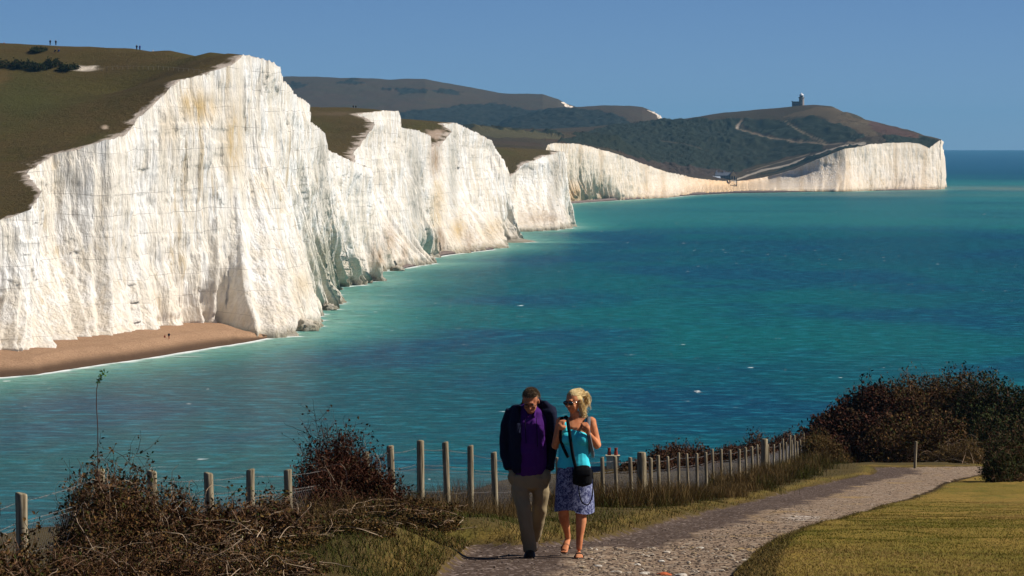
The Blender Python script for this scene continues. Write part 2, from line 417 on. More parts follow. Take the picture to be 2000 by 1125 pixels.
# ease the jagged edge out with distance inland
zz = ZD(plan[..., 0], plan[..., 1]); zz[:, 0] = Eg[:, 2]
zz = zz + (.5 * fbm(plan[..., 0] / 14, plan[..., 1] / 14, o=4, s=9)) * sstep(1, 12, ws)[None, :]
Gd = np.concatenate([plan, zz[..., None]], -1)
PXd = 1000 + Gd[..., 0] * F / Gd[..., 1]; PYd = HZ + (H - Gd[..., 2]) * F / Gd[..., 1]
cov = np.zeros(Gd.shape[:2] + (3,)); cam_t = np.zeros(Gd.shape[:2])
def cover(m, col, a, C=None, A=None, PX=None):
    m = np.clip(m, 0, 1) * a; k = m > A; A[k] = m[k]; C[k] = col
nz = fbm(plan[..., 0] / 3, plan[..., 1] / 9, o=3, s=77)
near = Gd[..., 1] < 1300
cover((np.exp(-((PXd - 168) / 26) ** 2 - ((PYd - 134) / 7) ** 2) * (2.6 + nz * 3.0) - .9) * near * 1.2, (.68, .58, .47), 1, cov, cam_t)
cover((np.exp(-((PXd - 208) / 14) ** 2 - ((PYd - 248) / 5.5) ** 2) * (2.4 + nz * 3.0) - .9) * near * 1.2, (.55, .42, .30), 1, cov, cam_t)
cover((np.exp(-((PXd - 40) / 90) ** 2 - ((PYd - 190) / 60) ** 2) + nz * .2) * near, (.062, .062, .016), .8, cov, cam_t)
cover((np.exp(-((PXd - 0) / 60) ** 2 - ((PYd - 165) / 40) ** 2) + nz * .3) * near, (.13, .085, .03), .6, cov, cam_t)
cover((np.exp(-((PXd - 650) / 50) ** 2 - ((PYd - 222) / 5) ** 2) + nz * .3 - .3) * (Gd[..., 1] > 1600) * (Gd[..., 1] < 1800), (.16, .11, .07), .7, cov, cam_t)
cover((np.exp(-((PXd - 850) / 20) ** 2 - ((PYd - 262) / 10) ** 2) * 1.4 + nz * .5 - .4) * (Gd[..., 1] > 1850) * (Gd[..., 1] < 2080) * 2, (.45, .33, .24), 1, cov, cam_t)
edge = np.broadcast_to(ws[None, :], Gd.shape[:2]) * (1 / (.45 + 1.3 * (.5 + .5 * vn(uA[keep] / 22, s=8))))[:, None]
downs = mesh_np('downs', Gd.reshape(-1, 3), grid_faces(*Gd.shape[:2]), M_down, True,
                attrs={'cover': cov.reshape(-1, 3), 'cover_amt': cam_t.ravel(), 'edge': edge.ravel()})
tag(downs, kind='structure')

# ================================================================ FAR HEADLAND AND THE GAP BELOW IT
EC = [(1066, 292, 3436), (1070, 284, 3446), (1078, 280, 3455), (1110, 281, 3485), (1150, 286, 3545), (1200, 299, 3640), (1250, 318, 3745), (1300, 336, 3850), (1350, 347, 4115), (1400, 353, 4212), (1430, 354, 4290), (1460, 352, 4310),
      (1500, 345, 4335), (1550, 331, 4325), (1600, 310, 4318), (1650, 291, 4322), (1700, 281, 4370), (1760, 279, 4435), (1800, 283, 4465), (1815, 290, 4478), (1825, 282, 4490), (1837, 274, 4504)]
BC = [(1084, 398, 1), (1100, 396, 1), (1108, 394.5, 1), (1125, 393, 1), (1160, 390, 1), (1205, 388, 1.5), (1252, 385.5, 1.5), (1302, 383, 2), (1350, 375.5, 2.5), (1400, 372.5, 3), (1430, 371, 3), (1460, 370.5, 3),
      (1500, 370, 3), (1550, 370.5, 2.5), (1600, 371, 2), (1650, 371, 2), (1700, 371, 1), (1760, 371.3, 0), (1800, 370.8, 0), (1815, 370.5, 0), (1828, 370.2, 0), (1839, 369.8, 0)]
T1 = np.array([P(*e) for e in EC]); B1 = np.array([W(*b) for b in BC])
GC, uC, csC, nC = coast(B1, T1, lambda cs: [(0, cs[-1], 1.4)], 105, amp=.9, rows=(60, 0))
interior = [(1200, 262, 4000), (1300, 300, 4500), (1300, 326, 4050), (1350, 335, 4300), (1120, 262, 3850), (1400, 335, 4420), (1450, 338, 4450), (1550, 312, 4480), (1650, 278, 4480), (1720, 262, 4480), (1500, 300, 4600), (1350, 290, 4600), (1400, 265, 4850), (1300, 258, 4800), (1500, 262, 4850),
   (1450, 234, 5150), (1400, 235, 5150), (1330, 235, 5100), (1290, 236, 5050), (1250, 243, 5000), (1200, 252, 4800), (1120, 262, 4500), (1480, 231, 5120), (1515, 219, 5060), (1560, 211, 5000), (1600, 206, 4960), (1625, 208, 4930), (1660, 220, 4880),
   (1700, 236, 4800), (1740, 249, 4720), (1770, 253, 4660), (1790, 264, 4600), (1812, 270, 4520), (1836, 276, 4460), (1600, 240, 4750), (1650, 250, 4650), (1560, 250, 4800),
   (1838, 300, 4600), (1838, 400, 5000), (1700, 330, 5600), (1500, 330, 6000), (1300, 330, 6000), (1838, 360, 5500),
   (1050, 262, 3500), (1000, 254, 3400), (920, 247, 3350), (860, 246, 3300), (780, 245, 3300), (1050, 291, 3000), (990, 291, 2950), (900, 280, 2900), (800, 270, 2850), (700, 260, 3200), (1000, 285, 2750), (900, 290, 2700), (700, 285, 2700),
   (1000, 262, 3800), (900, 258, 3800), (800, 255, 3800), (700, 250, 3800), (1000, 265, 4400), (800, 265, 4400), (1060, 300, 5600), (800, 300, 5600), (600, 260, 3800), (600, 280, 4800)]
def densify(T, st):
    o = []
    for a, b in zip(T[:-1], T[1:]):
        n = max(1, int(np.linalg.norm((b - a)[:2]) / st)); o += [tuple(a + (b - a) * k / n) for k in range(n)]
    return o + [tuple(T[-1])]
c2 = np.array(densify(T1, 35) + [P(*q) for q in interior])
ZF = RBF(c2[:, :2], c2[:, 2])
GC[:, -1, 2] = ZF(GC[:, -1, 0], GC[:, -1, 1]) + .5 * vn(uC / 5, s=33)
pxc = 1000 + GC[:, -1, 0] * F / GC[:, -1, 1]
sc_ = np.zeros(GC.shape[:2] + (3,)); sa_ = np.zeros(GC.shape[:2])
pg = 1000 + GC[..., 0] * F / GC[..., 1]
k = np.clip(1 - np.abs(pg - 1420) / 95, 0, 1) ** .6 * .85; sa_[:] = k; sc_[:] = (.62, .38, .16)
k2 = np.exp(-((pg - 1120) / 25) ** 2 - ((GC[..., 2] - 6) / 12) ** 2) * .9; m = k2 > sa_; sa_[m] = k2[m]
for q in (1133, 1175, 1262, 1295, 1500, 1520, 1640, 1655, 1750, 1805, 1565):
    k3 = np.exp(-((pg - q) / 5) ** 2) * .55; m = k3 > sa_; sa_[m] = k3[m]; sc_[m] = (.42, .30, .17)
fc = mesh_np('far_chalk_cliff', GC.reshape(-1, 3), grid_faces(*GC.shape[:2])[:, ::-1], M_chalk_far, True, attrs={'stain_shade': sc_.reshape(-1, 3), 'stain_shade_amt': sa_.ravel()})
tag(fc, kind='structure')
# end wall of the headland, facing away to the right
n_ = 60; tt = np.linspace(0, 1, n_); top = np.array([(P(1838 + 2 * t, 274, 4504 + 1100 * t)) for t in tt]); top[:, 2] = ZF(top[:, 0], top[:, 1])
vv = np.linspace(0, 1, 24); ew = np.zeros((n_, 24, 3)); ew[..., 0] = top[:, None, 0] + 4 * vn(tt[:, None] * 40, vv[None] * 3, s=4) + 4 * (1 - vv[None]); ew[..., 1] = top[:, None, 1]; ew[..., 2] = -1 + (top[:, None, 2] + 1) * vv[None]
ew[:, -1, 0] = top[:, 0]; ew[0, :, 0] = GC[-1, -1, 0] + .2; ew[0, :, 1] = GC[-1, -1, 1]
tag(mesh_np('headland_end_cliff', ew.reshape(-1, 3), grid_faces(n_, 24)[:, ::-1], M_chalk_far, True), kind='structure')

# land behind, laid out on radial lines
def far_land(name, colpx, ed, ez, seedo=0):
    rr = np.linspace(0, 1, 330) ** 1.15
    Dm = ed[:, None] + (5900 - ed[:, None]) * rr[None]
    Xm = (colpx[:, None] - 1000) * Dm / F
    Zm = ZF(Xm, Dm)
    PYm = HZ + (H - Zm) * F / Dm; PXm = np.broadcast_to(colpx[:, None], Dm.shape)
    covm = np.zeros(Dm.shape + (3,)); cam_m = np.zeros(Dm.shape)
    def land(poly, col, a, soft=0.0, nzs=.0):
        m = inpoly(PXm + 14 * fbm(Xm / 30, Dm / 60, o=3, s=201) , PYm + 4 * fbm(Xm / 25, Dm / 50, o=3, s=202), poly)
        covm[m] = col; cam_m[m] = a; return m
    SCR = (.017, .023, .014)
    scrubs = [
     [(1090, 278), (1130, 262), (1200, 246), (1290, 234), (1440, 232), (1460, 236), (1440, 250), (1470, 262), (1530, 275), (1600, 280), (1620, 292), (1560, 300), (1500, 318), (1440, 336), (1340, 342), (1290, 330), (1220, 300), (1150, 284)],
     [(1455, 232), (1530, 235), (1548, 250), (1585, 270), (1600, 280), (1540, 274), (1470, 262), (1450, 250)],
     [(1530, 234), (1600, 230), (1640, 245), (1690, 268), (1680, 276), (1620, 278), (1570, 258)],
     [(1560, 316), (1640, 288), (1700, 284), (1660, 288), (1600, 308), (1500, 340), (1480, 346)],
     [(1720, 268), (1780, 262), (1835, 277), (1815, 290), (1790, 280), (1730, 280)],
     [(780, 245), (900, 248), (1080, 257), (1100, 268), (1060, 262), (900, 252), (780, 250)],
    ]
    scm = np.zeros(Dm.shape, bool)
    for s_ in scrubs: scm |= land(s_, SCR, .92)
    bro = land([(1150, 290), (1300, 322), (1440, 338), (1420, 350), (1340, 345), (1260, 322)], (.05, .034, .026), .8)
    land([(1560, 218), (1600, 206), (1640, 212), (1700, 240), (1720, 265), (1700, 272), (1660, 250), (1600, 228), (1520, 230)], (.115, .080, .042), .7)
    land([(930, 250), (1075, 262), (1100, 272), (980, 272), (900, 262)], (.085, .075, .035), .8)
    land([(1700, 236), (1760, 252), (1800, 268), (1780, 272), (1730, 262), (1690, 245)], (.09, .045, .032), .8)
    bumpz = np.where(scm, np.clip(fbm(Xm / 7, Dm / 16, o=4, s=301) + .25, 0, 1) * 3.6, 0) * sstep(0, .01, rr)[None]
    def track(line, wpx, col):
        d_ = segdist(PXm, PYm, line) * (1 + .3 * fbm(Xm / 12, Dm / 20, o=2, s=5)); m = d_ < wpx
        covm[m] = col; cam_m[m] = .9; bumpz[m] = 0
    track([(1450, 237), (1438, 247), (1442, 254), (1500, 268), (1560, 278), (1620, 281), (1680, 279)], 1.9, (.19, .145, .10))
    track([(1445, 243), (1440, 250)], 2.6, (.36, .30, .24))
    track([(1531, 236), (1550, 250), (1580, 266), (1612, 279)], 1.7, (.17, .135, .085))
    track([(1430, 352), (1480, 337), (1540, 322), (1600, 300), (1650, 285), (1690, 281)], 1.6, (.40, .34, .27))
    track([(1460, 336), (1540, 312), (1580, 300)], 1.2, (.21, .165, .11))
    track([(1290, 275), (1340, 283), (1370, 292)], 1.0, (.07, .06, .04))
    Zm = Zm + bumpz + 1.6 * fbm(Xm / 30, Dm / 60, o=4, s=350) * sstep(0, .03, rr)[None] + np.where((PXm > 1640) & ~scm, 2.2 * np.clip(fbm(Xm / 12, Dm / 30, o=3, s=351), -.2, 1), 0) * sstep(0, .03, rr)[None]
    for i in range(len(colpx)):
        if not np.isnan(ez[i]): Zm[i, 0] = ez[i]
    Gm = np.stack([Xm, Dm, Zm], -1)
    edm = np.where(np.isnan(ez)[:, None], 200., (Dm - ed[:, None]) * 1.2)
    far = mesh_np(name, Gm.reshape(-1, 3), grid_faces(*Dm.shape), M_down_far, True,
                  attrs={'cover': covm.reshape(-1, 3), 'cover_amt': cam_m.ravel(), 'edge': np.clip(edm, 0, 300).ravel()})
    tag(far, kind='structure')
    
_lp = np.concatenate([np.arange(560, 1064, 4), [pxc[0] + .3]]).astype(float)
far_land('far_downs', _lp, np.full(len(_lp), 2640.), np.full(len(_lp), np.nan))
o_ = np.argsort(pxc[::2], kind='stable')
far_land('headland_downs', np.concatenate([pxc[::2][o_], [1838.2]]), np.concatenate([GC[::2, -1, 1][o_], [4506.]]), np.concatenate([GC[::2, -1, 2][o_], [np.nan]]))

# distant ridges
def ridge(name, sky_line, d0, d1, base_py, seed, scrub, mat, white=()):
    px = np.arange(sky_line[0][0], sky_line[-1][0], 2.5)
    sy = np.interp(px, [a for a, b in sky_line], [b for a, b in sky_line]) 
    t = np.linspace(0, 1, 150); D = d0 + (d1 - d0) * t[None] + 0 * px[:, None]
    by = base_py
    PY = by + (sy[:, None] - by) * np.sin(np.clip(t[None] / .8, 0, 1) * math.pi / 2) ** .9
    PY = PY + np.clip((t[None] - .8) / .2, 0, 1) ** 1.5 * (20 + 0 * px[:, None])
    X = (px[:, None] - 1000) * D / F
    Z = H - (PY - HZ) * D / F + 3.0 * fbm(X / 60, D / 200, o=4, s=seed + 2)
    C = np.zeros(D.shape + (3,)); A = np.zeros(D.shape); PXX = np.broadcast_to(px[:, None], D.shape)
    for poly, colr, a in scrub:
        m = inpoly(PXX + 20 * fbm(X / 60, D / 90, o=3, s=seed + 5), PY + 5 * fbm(X / 50, D / 70, o=3, s=seed + 6), poly)
        C[m] = colr; A[m] = a
        if max(colr) < .035: Z = Z + np.where(m, np.clip(fbm(X / 14, D / 22, o=3, s=seed + 9) + .2, 0, 1) * 5, 0)
    Z = np.maximum(Z, -3)
    o = mesh_np(name, np.stack([X, D, Z], -1).reshape(-1, 3), grid_faces(*D.shape), mat, True,
                attrs={'cover': C.reshape(-1, 3), 'cover_amt': A.ravel(), 'edge': np.full(D.size, 200.)})
    tag(o, kind='structure'); return o
SC2 = (.015, .019, .015)
ridge('far_ridge', [(380, 152), (480, 150), (560, 150), (640, 150), (700, 152), (760, 154), (830, 154), (860, 160), (900, 168), (940, 176), (975, 181), (1020, 182), (1060, 183), (1090, 193), (1105, 203), (1128, 211), (1160, 240)], 6600, 8200, 262, 401,
      [([(663, 160), (690, 156), (715, 162), (700, 168), (668, 167)], SC2, .9), ([(770, 172), (800, 169), (835, 176), (830, 184), (780, 182)], SC2, .9), ([(840, 176), (905, 178), (900, 184), (850, 184)], SC2, .9), ([(560, 160), (610, 166), (580, 172), (555, 168)], SC2, .8), ([(735, 170), (765, 171), (760, 175), (738, 175)], SC2, .9),
       ([(780, 225), (850, 212), (960, 200), (1010, 212), (1100, 216), (1160, 214), (1250, 262), (700, 262), (720, 238)], SC2, .93)], M_down_far)
ridge('second_far_ridge', [(960, 250), (1000, 232), (1080, 214), (1130, 208), (1170, 206), (1200, 204), (1230, 205), (1255, 209), (1272, 216), (1282, 222), (1290, 236), (1293, 262)], 5950, 6700, 262, 441,
      [([(960, 226), (1100, 212), (1160, 212), (1200, 226), (1260, 244), (1290, 262), (950, 262)], SC2, .93)], M_down_far)
# the chalk showing at the far ridge ends: small real faces
def chalk_tip(line, d, hgt, seed, name):
    px = np.linspace(line[0][0], line[-1][0], 40); py = np.interp(px, [a for a, b in line], [b for a, b in line])
    v = np.linspace(0, 1, 14); G = np.zeros((40, 14, 3))
    for i in range(40):
        hh = np.interp(px[i], [a for a, b in line], hgt)
        p = P(px[i], py[i], d)
        G[i, :, 0] = p[0] + 3 * vn(v * 3, i * .4, s=seed) ; G[i, :, 1] = p[1] - (1 - v) * 16 + 3 * vn(v * 4, i * .5, s=seed + 2); G[i, :, 2] = p[2] - (1 - v) * hh * d / F
    tag(mesh_np(name, G.reshape(-1, 3), grid_faces(40, 14), M_chalk_far, True, attrs={'stain_shade': np.zeros((560, 3)), 'stain_shade_amt': np.zeros(560)}), kind='structure')
chalk_tip([(1262, 214), (1272, 217), (1282, 220), (1289, 226), (1291, 235)], 6380, [0.5, 4, 7, 11, 3], 3, 'distant_chalk_cliff')
chalk_tip([(1266, 228), (1280, 226), (1291, 231)], 6340, [1, 9, 6], 8, 'distant_chalk_cliff')
chalk_tip([(1098, 199), (1106, 204), (1116, 208), (1129, 212)], 6590, [1, 5, 3, .6], 6, 'distant_chalk_cliff')

# ================================================================ BEACHES
def shingle(name, c1, c2):
    t = NT(name); c = t.coord()
    n1 = t.noise(c, .15, 5); v = t.vor(c, 4.0, out='Color')
    g = t.mix(n1, c1, c2)
    g = t.mix(.35, g, t.mix(t.math('MULTIPLY', t.sep(v)[0], 1.0), tuple(q * .5 for q in c1), tuple(min(1, q * 1.5) for q in c2)))
    g = t.mix(t.attr('wet'), g, tuple(q * .38 for q in c1))
    return t.fin(g, t.bump(t.noise(c, 1.6, 8, .8), .9, .6), .9)
M_shingle = shingle('shingle', (.25, .14, .075), (.42, .26, .155))
M_shingle_grey = shingle('grey_shingle', (.12, .085, .07), (.22, .17, .15))
SHORE = []
def beach(name, pairs, mat, seed, nb=26, crest=.5):
    """pairs of ((px,py,z) top by the cliff, (px,py) waterline)"""
    Tp = np.array([W(*a) for a, b in pairs]); Wt = np.array([W(b[0], b[1], 0) for a, b in pairs])
    s = np.concatenate([[0], np.cumsum(np.linalg.norm(np.diff(Wt[:, :2], axis=0), axis=1))]); n = max(30, int(s[-1] / 1.2)); q = np.linspace(0, s[-1], n)
    T_ = np.stack([np.interp(q, s, Tp[:, k]) for k in range(3)], 1); W_ = np.stack([np.interp(q, s, Wt[:, k]) for k in range(3)], 1)
    W_[:, 1] += 1.6 * vn(q / 14, s=seed) + .7 * vn(q / 4, s=seed + 1)
    v = np.linspace(-.12, 1.12, nb); V = v[None, :, None]
    G = W_[:, None] * (1 - V) + T_[:, None] * V
    vz = v[None, :]
    G[..., 2] = np.where(vz < 0, vz * 6, T_[:, None, 2] * (1 - (1 - np.clip(vz, 0, 1)) ** 1.9)) + crest * np.exp(-((vz - .42) / .1) ** 2) * (T_[:, None, 2] / 4) + .15 * fbm(G[..., 0] / 3, G[..., 1] / 3, o=3, s=seed) * (vz > .02)
    wet = np.broadcast_to(1 - sstep(.08, .3, v), G.shape[:2]) * 1.0
    o = mesh_np(name, G.reshape(-1, 3), grid_faces(n, nb), mat, True, attrs={'wet': wet.ravel()})
    tag(o, kind='structure'); SHORE.append(W_[:, :2]); return W_
beach('beach', [((-420, 765, 4), (-420, 800)), ((-250, 728, 4), (-250, 775)), ((-120, 703, 4), (-120, 752)), ((0, 681, 4), (0, 737)), ((60, 678, 4), (70, 731)), ((130, 661, 4.2), (150, 719)), ((200, 655, 4.4), (230, 708)), ((280, 645, 4.4), (310, 696)), ((350, 633, 4.2), (380, 684)), ((430, 631, 3.8), (460, 672)), ((475, 645, 2.4), (500, 665)), ((520, 654, 1), (526, 660))], M_shingle, 11)
beach('beach', [((662, 556, 1), (668, 560)), ((690, 548, 1.4), (690, 553)), ((715, 545, 1.4), (716, 550)), ((745, 545, .6), (738, 549))], M_shingle_grey, 15)
beach('beach', [((786, 520, .8), (790, 524)), ((806, 511, 1.5), (822, 518)), ((838, 509, .6), (848, 514))], M_shingle_grey, 16)
beach('beach', [((845, 496, .8), (850, 502)), ((868, 490, 1.4), (874, 498)), ((898, 489, 1.2), (895, 495)), ((930, 485, 1), (930, 491.5)), ((960, 480, .8), (965, 487))], M_shingle_grey, 17)
beach('beach', [((985, 466, 1), (990, 474)), ((1005, 463, 1.6), (1020, 474)), ((1030, 468, .5), (1050, 472.5))], M_chalk, 18)
beach('beach', [((985, 442, 2.4), (990, 451.5)), ((1040, 441, 2.4), (1045, 450)), ((1090, 439, 1.8), (1095, 447.5)), ((1115, 440, .5), (1119, 445))], M_shingle_grey, 19)
beach('beach', [((1075, 398, 1), (1085, 402)), ((1108, 394, 1.6), (1108, 398)), ((1205, 386, 2.2), (1205, 391.5)), ((1302, 380, 2.6), (1302, 386)), ((1350, 373, 3), (1350, 381.5)), ((1430, 369, 3.2), (1430, 377.5)), ((1500, 368.5, 3), (1500, 376.5)), ((1600, 369, 2.4), (1600, 374.5)), ((1700, 368.5, 2), (1700, 372.8)), ((1800, 370, .4), (1800, 371.6)), ((1836, 369.6, .2), (1838, 370.4))], M_shingle_grey, 21)

# ================================================================ SEA
shore = np.concatenate(SHORE + [GA[::6, 2, :2], GC[::4, 2, :2]])
def sea_mat():
    t = NT('sea_water'); c = t.coord()
    sh = t.attr('shore')
    big = t.noise(t.coord(scale=(.0016, .0011, 1)), 1, 4, .55, .4)
    mid = t.noise(t.coord(scale=(.008, .0035, 1)), 1, 4, .6)
    deep = t.mix(t.step(big, .38, .62), (.0, .042, .068), (.0, .098, .086))
    deep = t.mix(t.math('MULTIPLY', t.step(mid, .44, .60), .75), deep, (.0, .036, .085))
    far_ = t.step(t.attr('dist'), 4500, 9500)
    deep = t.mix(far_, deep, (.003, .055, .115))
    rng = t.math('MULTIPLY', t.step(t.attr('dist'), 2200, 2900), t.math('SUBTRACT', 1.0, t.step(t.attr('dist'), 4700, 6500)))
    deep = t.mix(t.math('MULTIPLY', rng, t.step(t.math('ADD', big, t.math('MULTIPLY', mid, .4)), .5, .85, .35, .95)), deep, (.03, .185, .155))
    shallow = t.math('SUBTRACT', 1.0, t.step(t.math('ADD', sh, t.math('MULTIPLY', mid, -36.0)), -20., 30.))
    deep = t.mix(t.math('MULTIPLY', shallow, .85), deep, (.06, .27, .20))
    silt = t.math('SUBTRACT', 1.0, t.step(t.math('ADD', sh, t.math('MULTIPLY', mid, -12.0)), -6., 14.))
    deep = t.mix(t.math('MULTIPLY', silt, .7), deep, (.20, .36, .28))
    deep = t.mix(t.math('MULTIPLY', t.attr('silt'), t.step(mid, .3, .6, .5, 1.)), deep, (.17, .22, .15))
    nr = t.math('SUBTRACT', 1.0, t.step(t.attr('dist'), 560, 900))
    deep = t.mix(t.math('MULTIPLY', nr, .2), deep, (.012, .085, .105))
    # foam at the water's edge and whitecaps
    fo = t.math('SUBTRACT', 1.0, t.step(t.math('ADD', sh, t.math('MULTIPLY', t.noise(c, .12, 5, .65), -9.0)), -4.6, -.6))
    wc = t.math('MULTIPLY', t.step(t.noise(t.coord(scale=(.22, .10, 1)), 1, 4, .6), .685, .72), t.step(t.noise(t.coord(scale=(.006, .003, 1)), 1, 3), .45, .58))
    ln = t.math('MULTIPLY', t.step(t.noise(t.coord(scale=(.05, .25, 1), rot=(0, 0, .3)), 1, 4), .62, .7), t.math('SUBTRACT', 1.0, t.step(sh, 8, 34)))
    foam = t.math('MAXIMUM', fo, t.math('MAXIMUM', wc, t.math('MULTIPLY', ln, .5)))
    # lighter ripple crests
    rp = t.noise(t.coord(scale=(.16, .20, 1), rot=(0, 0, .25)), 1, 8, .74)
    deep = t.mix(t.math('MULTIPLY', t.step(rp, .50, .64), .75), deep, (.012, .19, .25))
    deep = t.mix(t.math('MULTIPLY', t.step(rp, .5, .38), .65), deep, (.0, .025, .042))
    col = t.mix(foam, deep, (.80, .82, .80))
    h = t.math('ADD', t.noise(t.coord(scale=(.10, .22, 1)), 1, 6, .65), t.math('MULTIPLY', t.noise(t.coord(scale=(.9, 1.4, 1)), 1, 4, .6), .25))
    t.b.inputs['IOR'].default_value = 1.33; t.b.inputs['Specular IOR Level'].default_value = .035
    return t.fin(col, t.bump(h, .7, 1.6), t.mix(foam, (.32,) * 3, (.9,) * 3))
ang = np.concatenate([np.linspace(-40, -8.5, 30), np.arange(-8, 8.01, .035), np.linspace(8.5, 45, 30)])
dd = np.concatenate([np.linspace(120, 480, 12), np.geomspace(500, 3000, 420), np.geomspace(3010, 5500, 90), np.geomspace(5700, 25500, 30)])
AA, DD = np.meshgrid(np.radians(ang), dd, indexing='ij')
SX = DD * np.tan(AA); SY = DD
sdist = np.full(SX.shape, 400.)
kk = (DD < 5600) & (np.abs(AA) < R(8.2)); qx, qy = SX[kk], SY[kk]; res = np.full(len(qx), 400.)
for i in range(0, len(qx), 4000):
    res[i:i + 4000] = np.sqrt(((qx[i:i + 4000, None] - shore[None, :, 0]) ** 2 + (qy[i:i + 4000, None] - shore[None, :, 1]) ** 2).min(1))
sdist[kk] = res
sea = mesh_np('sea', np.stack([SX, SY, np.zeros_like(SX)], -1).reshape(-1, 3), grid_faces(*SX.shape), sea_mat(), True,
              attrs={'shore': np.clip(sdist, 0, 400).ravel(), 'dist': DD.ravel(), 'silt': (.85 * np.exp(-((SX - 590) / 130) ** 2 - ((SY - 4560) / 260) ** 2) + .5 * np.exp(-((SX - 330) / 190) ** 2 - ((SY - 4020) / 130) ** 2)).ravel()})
tag(sea, kind='structure')
# ================================================================ THE NEAR HILLSIDE
_zy = np.array([0, 20, 33, 42, 58, 75, 90, 100, 125, 150, 180, 220, 300, 400, 480, 560.])
_zz = np.array([50.1, 49.5, 49.07, 48.62, 47.37, 46.02, 44.75, 44.0, 42.4, 40.8, 38.4, 34.5, 25, 12, -3, -5.])
_fy = np.linspace(0, 560, 561); _fz = np.interp(_fy, _zy, _zz)
_kr = np.hanning(13); _kr /= _kr.sum(); _fz = np.convolve(np.pad(_fz, 6, mode='edge'), _kr, 'valid')
def z0(Y): return np.interp(Y, _fy, _fz)
_dy = np.linspace(12, 181, 1800); _yy = HZ + (H - z0(_dy) + .03 + .07 * (1 - sstep(50, 95, _dy))) * F / _dy
def dpt(px, py):
    """photo point on the near hillside -> plan"""
    d = np.interp(-py, -_yy, _dy); return ((px - 1000) * d / F, d)
PL = [dpt(*q) for q in [(700, 1700), (800, 1300), (855, 1128), (890, 1096), (925, 1070), (960, 1070), (1000, 1076), (1050, 1072), (1120, 1060), (1194, 1045), (1295, 1025), (1397, 996), (1480, 977), (1541, 962), (1634, 938), (1705, 927), (1712, 920), (1705, 913)]]
PR = [dpt(*q) for q in [(1240, 1700), (1360, 1300), (1440, 1128), (1499, 1078), (1580, 1054), (1622, 1030), (1670, 1022), (1760, 979), (1850, 942), (1892, 933), (1925, 924), (1925, 912)]]
PATH = PL + PR[::-1]
BR = np.array([(30, -6.5), (50, -4.6), (70, -2.7), (82, -1.9), (89, -1.35), (100, -.9), (111, -.6), (120, 0), (128, 1.6), (132, 2.7), (150, 5.5), (180, 10), (250, 22), (560, 70)], float)
FP = [(-40, 31.3, 985), (45, 33, 963), (195, 35.5, 917), (301, 37.5, 919), (411, 39.5, 923), (489, 41.5, 916), (565, 43.5, 917), (690, 46, 895), (717, 48, 883), (768, 50, 870), (822, 52, 860), (875, 54, 863), (920, 56, 870), (968, 58.5, 883),
      (1005, 61.5, 892), (1046, 65, 895), (1092, 68.5, 893), (1140, 71, 893), (1179, 73, 893), (1205, 76, 891), (1234, 79, 893), (1262, 84, 890), (1272, 86, 894), (1288, 89, 889), (1308, 92, 891), (1326, 95, 884), (1345, 98, 886), (1362, 101, 885), (1380, 104, 883), (1394, 107, 877), (1410, 110, 877),
      (1428, 113, 879), (1444, 116, 877), (1458, 119, 874), (1470, 122, 872), (1481, 125, 868), (1502, 130, 868), (1511, 133, 868), (1523, 138, 866), (1530, 141, 857), (1537, 144, 864), (1543, 147, 850), (1548, 150, 860), (1553, 153, 850), (1558, 156, 862), (1563, 160, 859), (1569, 164, 846)]
_ff = np.array([((px - 1000) * d / F, d) for px, d, t in FP])
def fence_x(Y): return np.interp(Y, _ff[:, 1], _ff[:, 0])
def ground(X, Y, fine=True):
    X = np.asarray(X, float); Y = np.asarray(Y, float)
    z = z0(Y)
    xb = np.interp(Y, BR[:, 0], BR[:, 1])
    s = np.clip(xb - X, 0, None)
    z = z - .75 * s * s / (s + 1.2)
    m = inpoly(X, Y, PATH); d = segdist(X, Y, PATH + [PATH[0]])
    sg = np.where(m, d, -d)
    z = z - (.03 + .07 * (1 - sstep(50, 95, Y))) * sstep(-.12, .10, sg) * (Y < 190)
    lawn = X > np.interp(Y, [a[1] for a in PR], [a[0] for a in PR]) - .05
    z = z + np.where(lawn & ~m, (.02 + .14 * (1 - sstep(50, 90, Y))) * sstep(.0, .55, d), 0) * (Y < 190)
    verge = (~m) & (~lawn)
    z = z + np.where(verge, .06 * sstep(0, .5, d) + .22 * sstep(.05, 1.0, d) * (1 - sstep(44, 56, Y)) * sstep(-2.4, -1.3, X) * sstep(33, 39.5, Y), 0)
    if fine:
        z = z + np.where(m, .025 * fbm(X / .5, Y / .5, o=3, s=61) + .07 * fbm(X / 1.6, Y / 4, o=3, s=62), .05 * fbm(X / 1.2, Y / 1.2, o=4, s=63) + .08 * fbm(X / 6, Y / 8, o=2, s=64))
    return z
def G(px, py, up=0.0):
    x, y = dpt(px, py); return (x, y, float(ground(x, y)) + up)

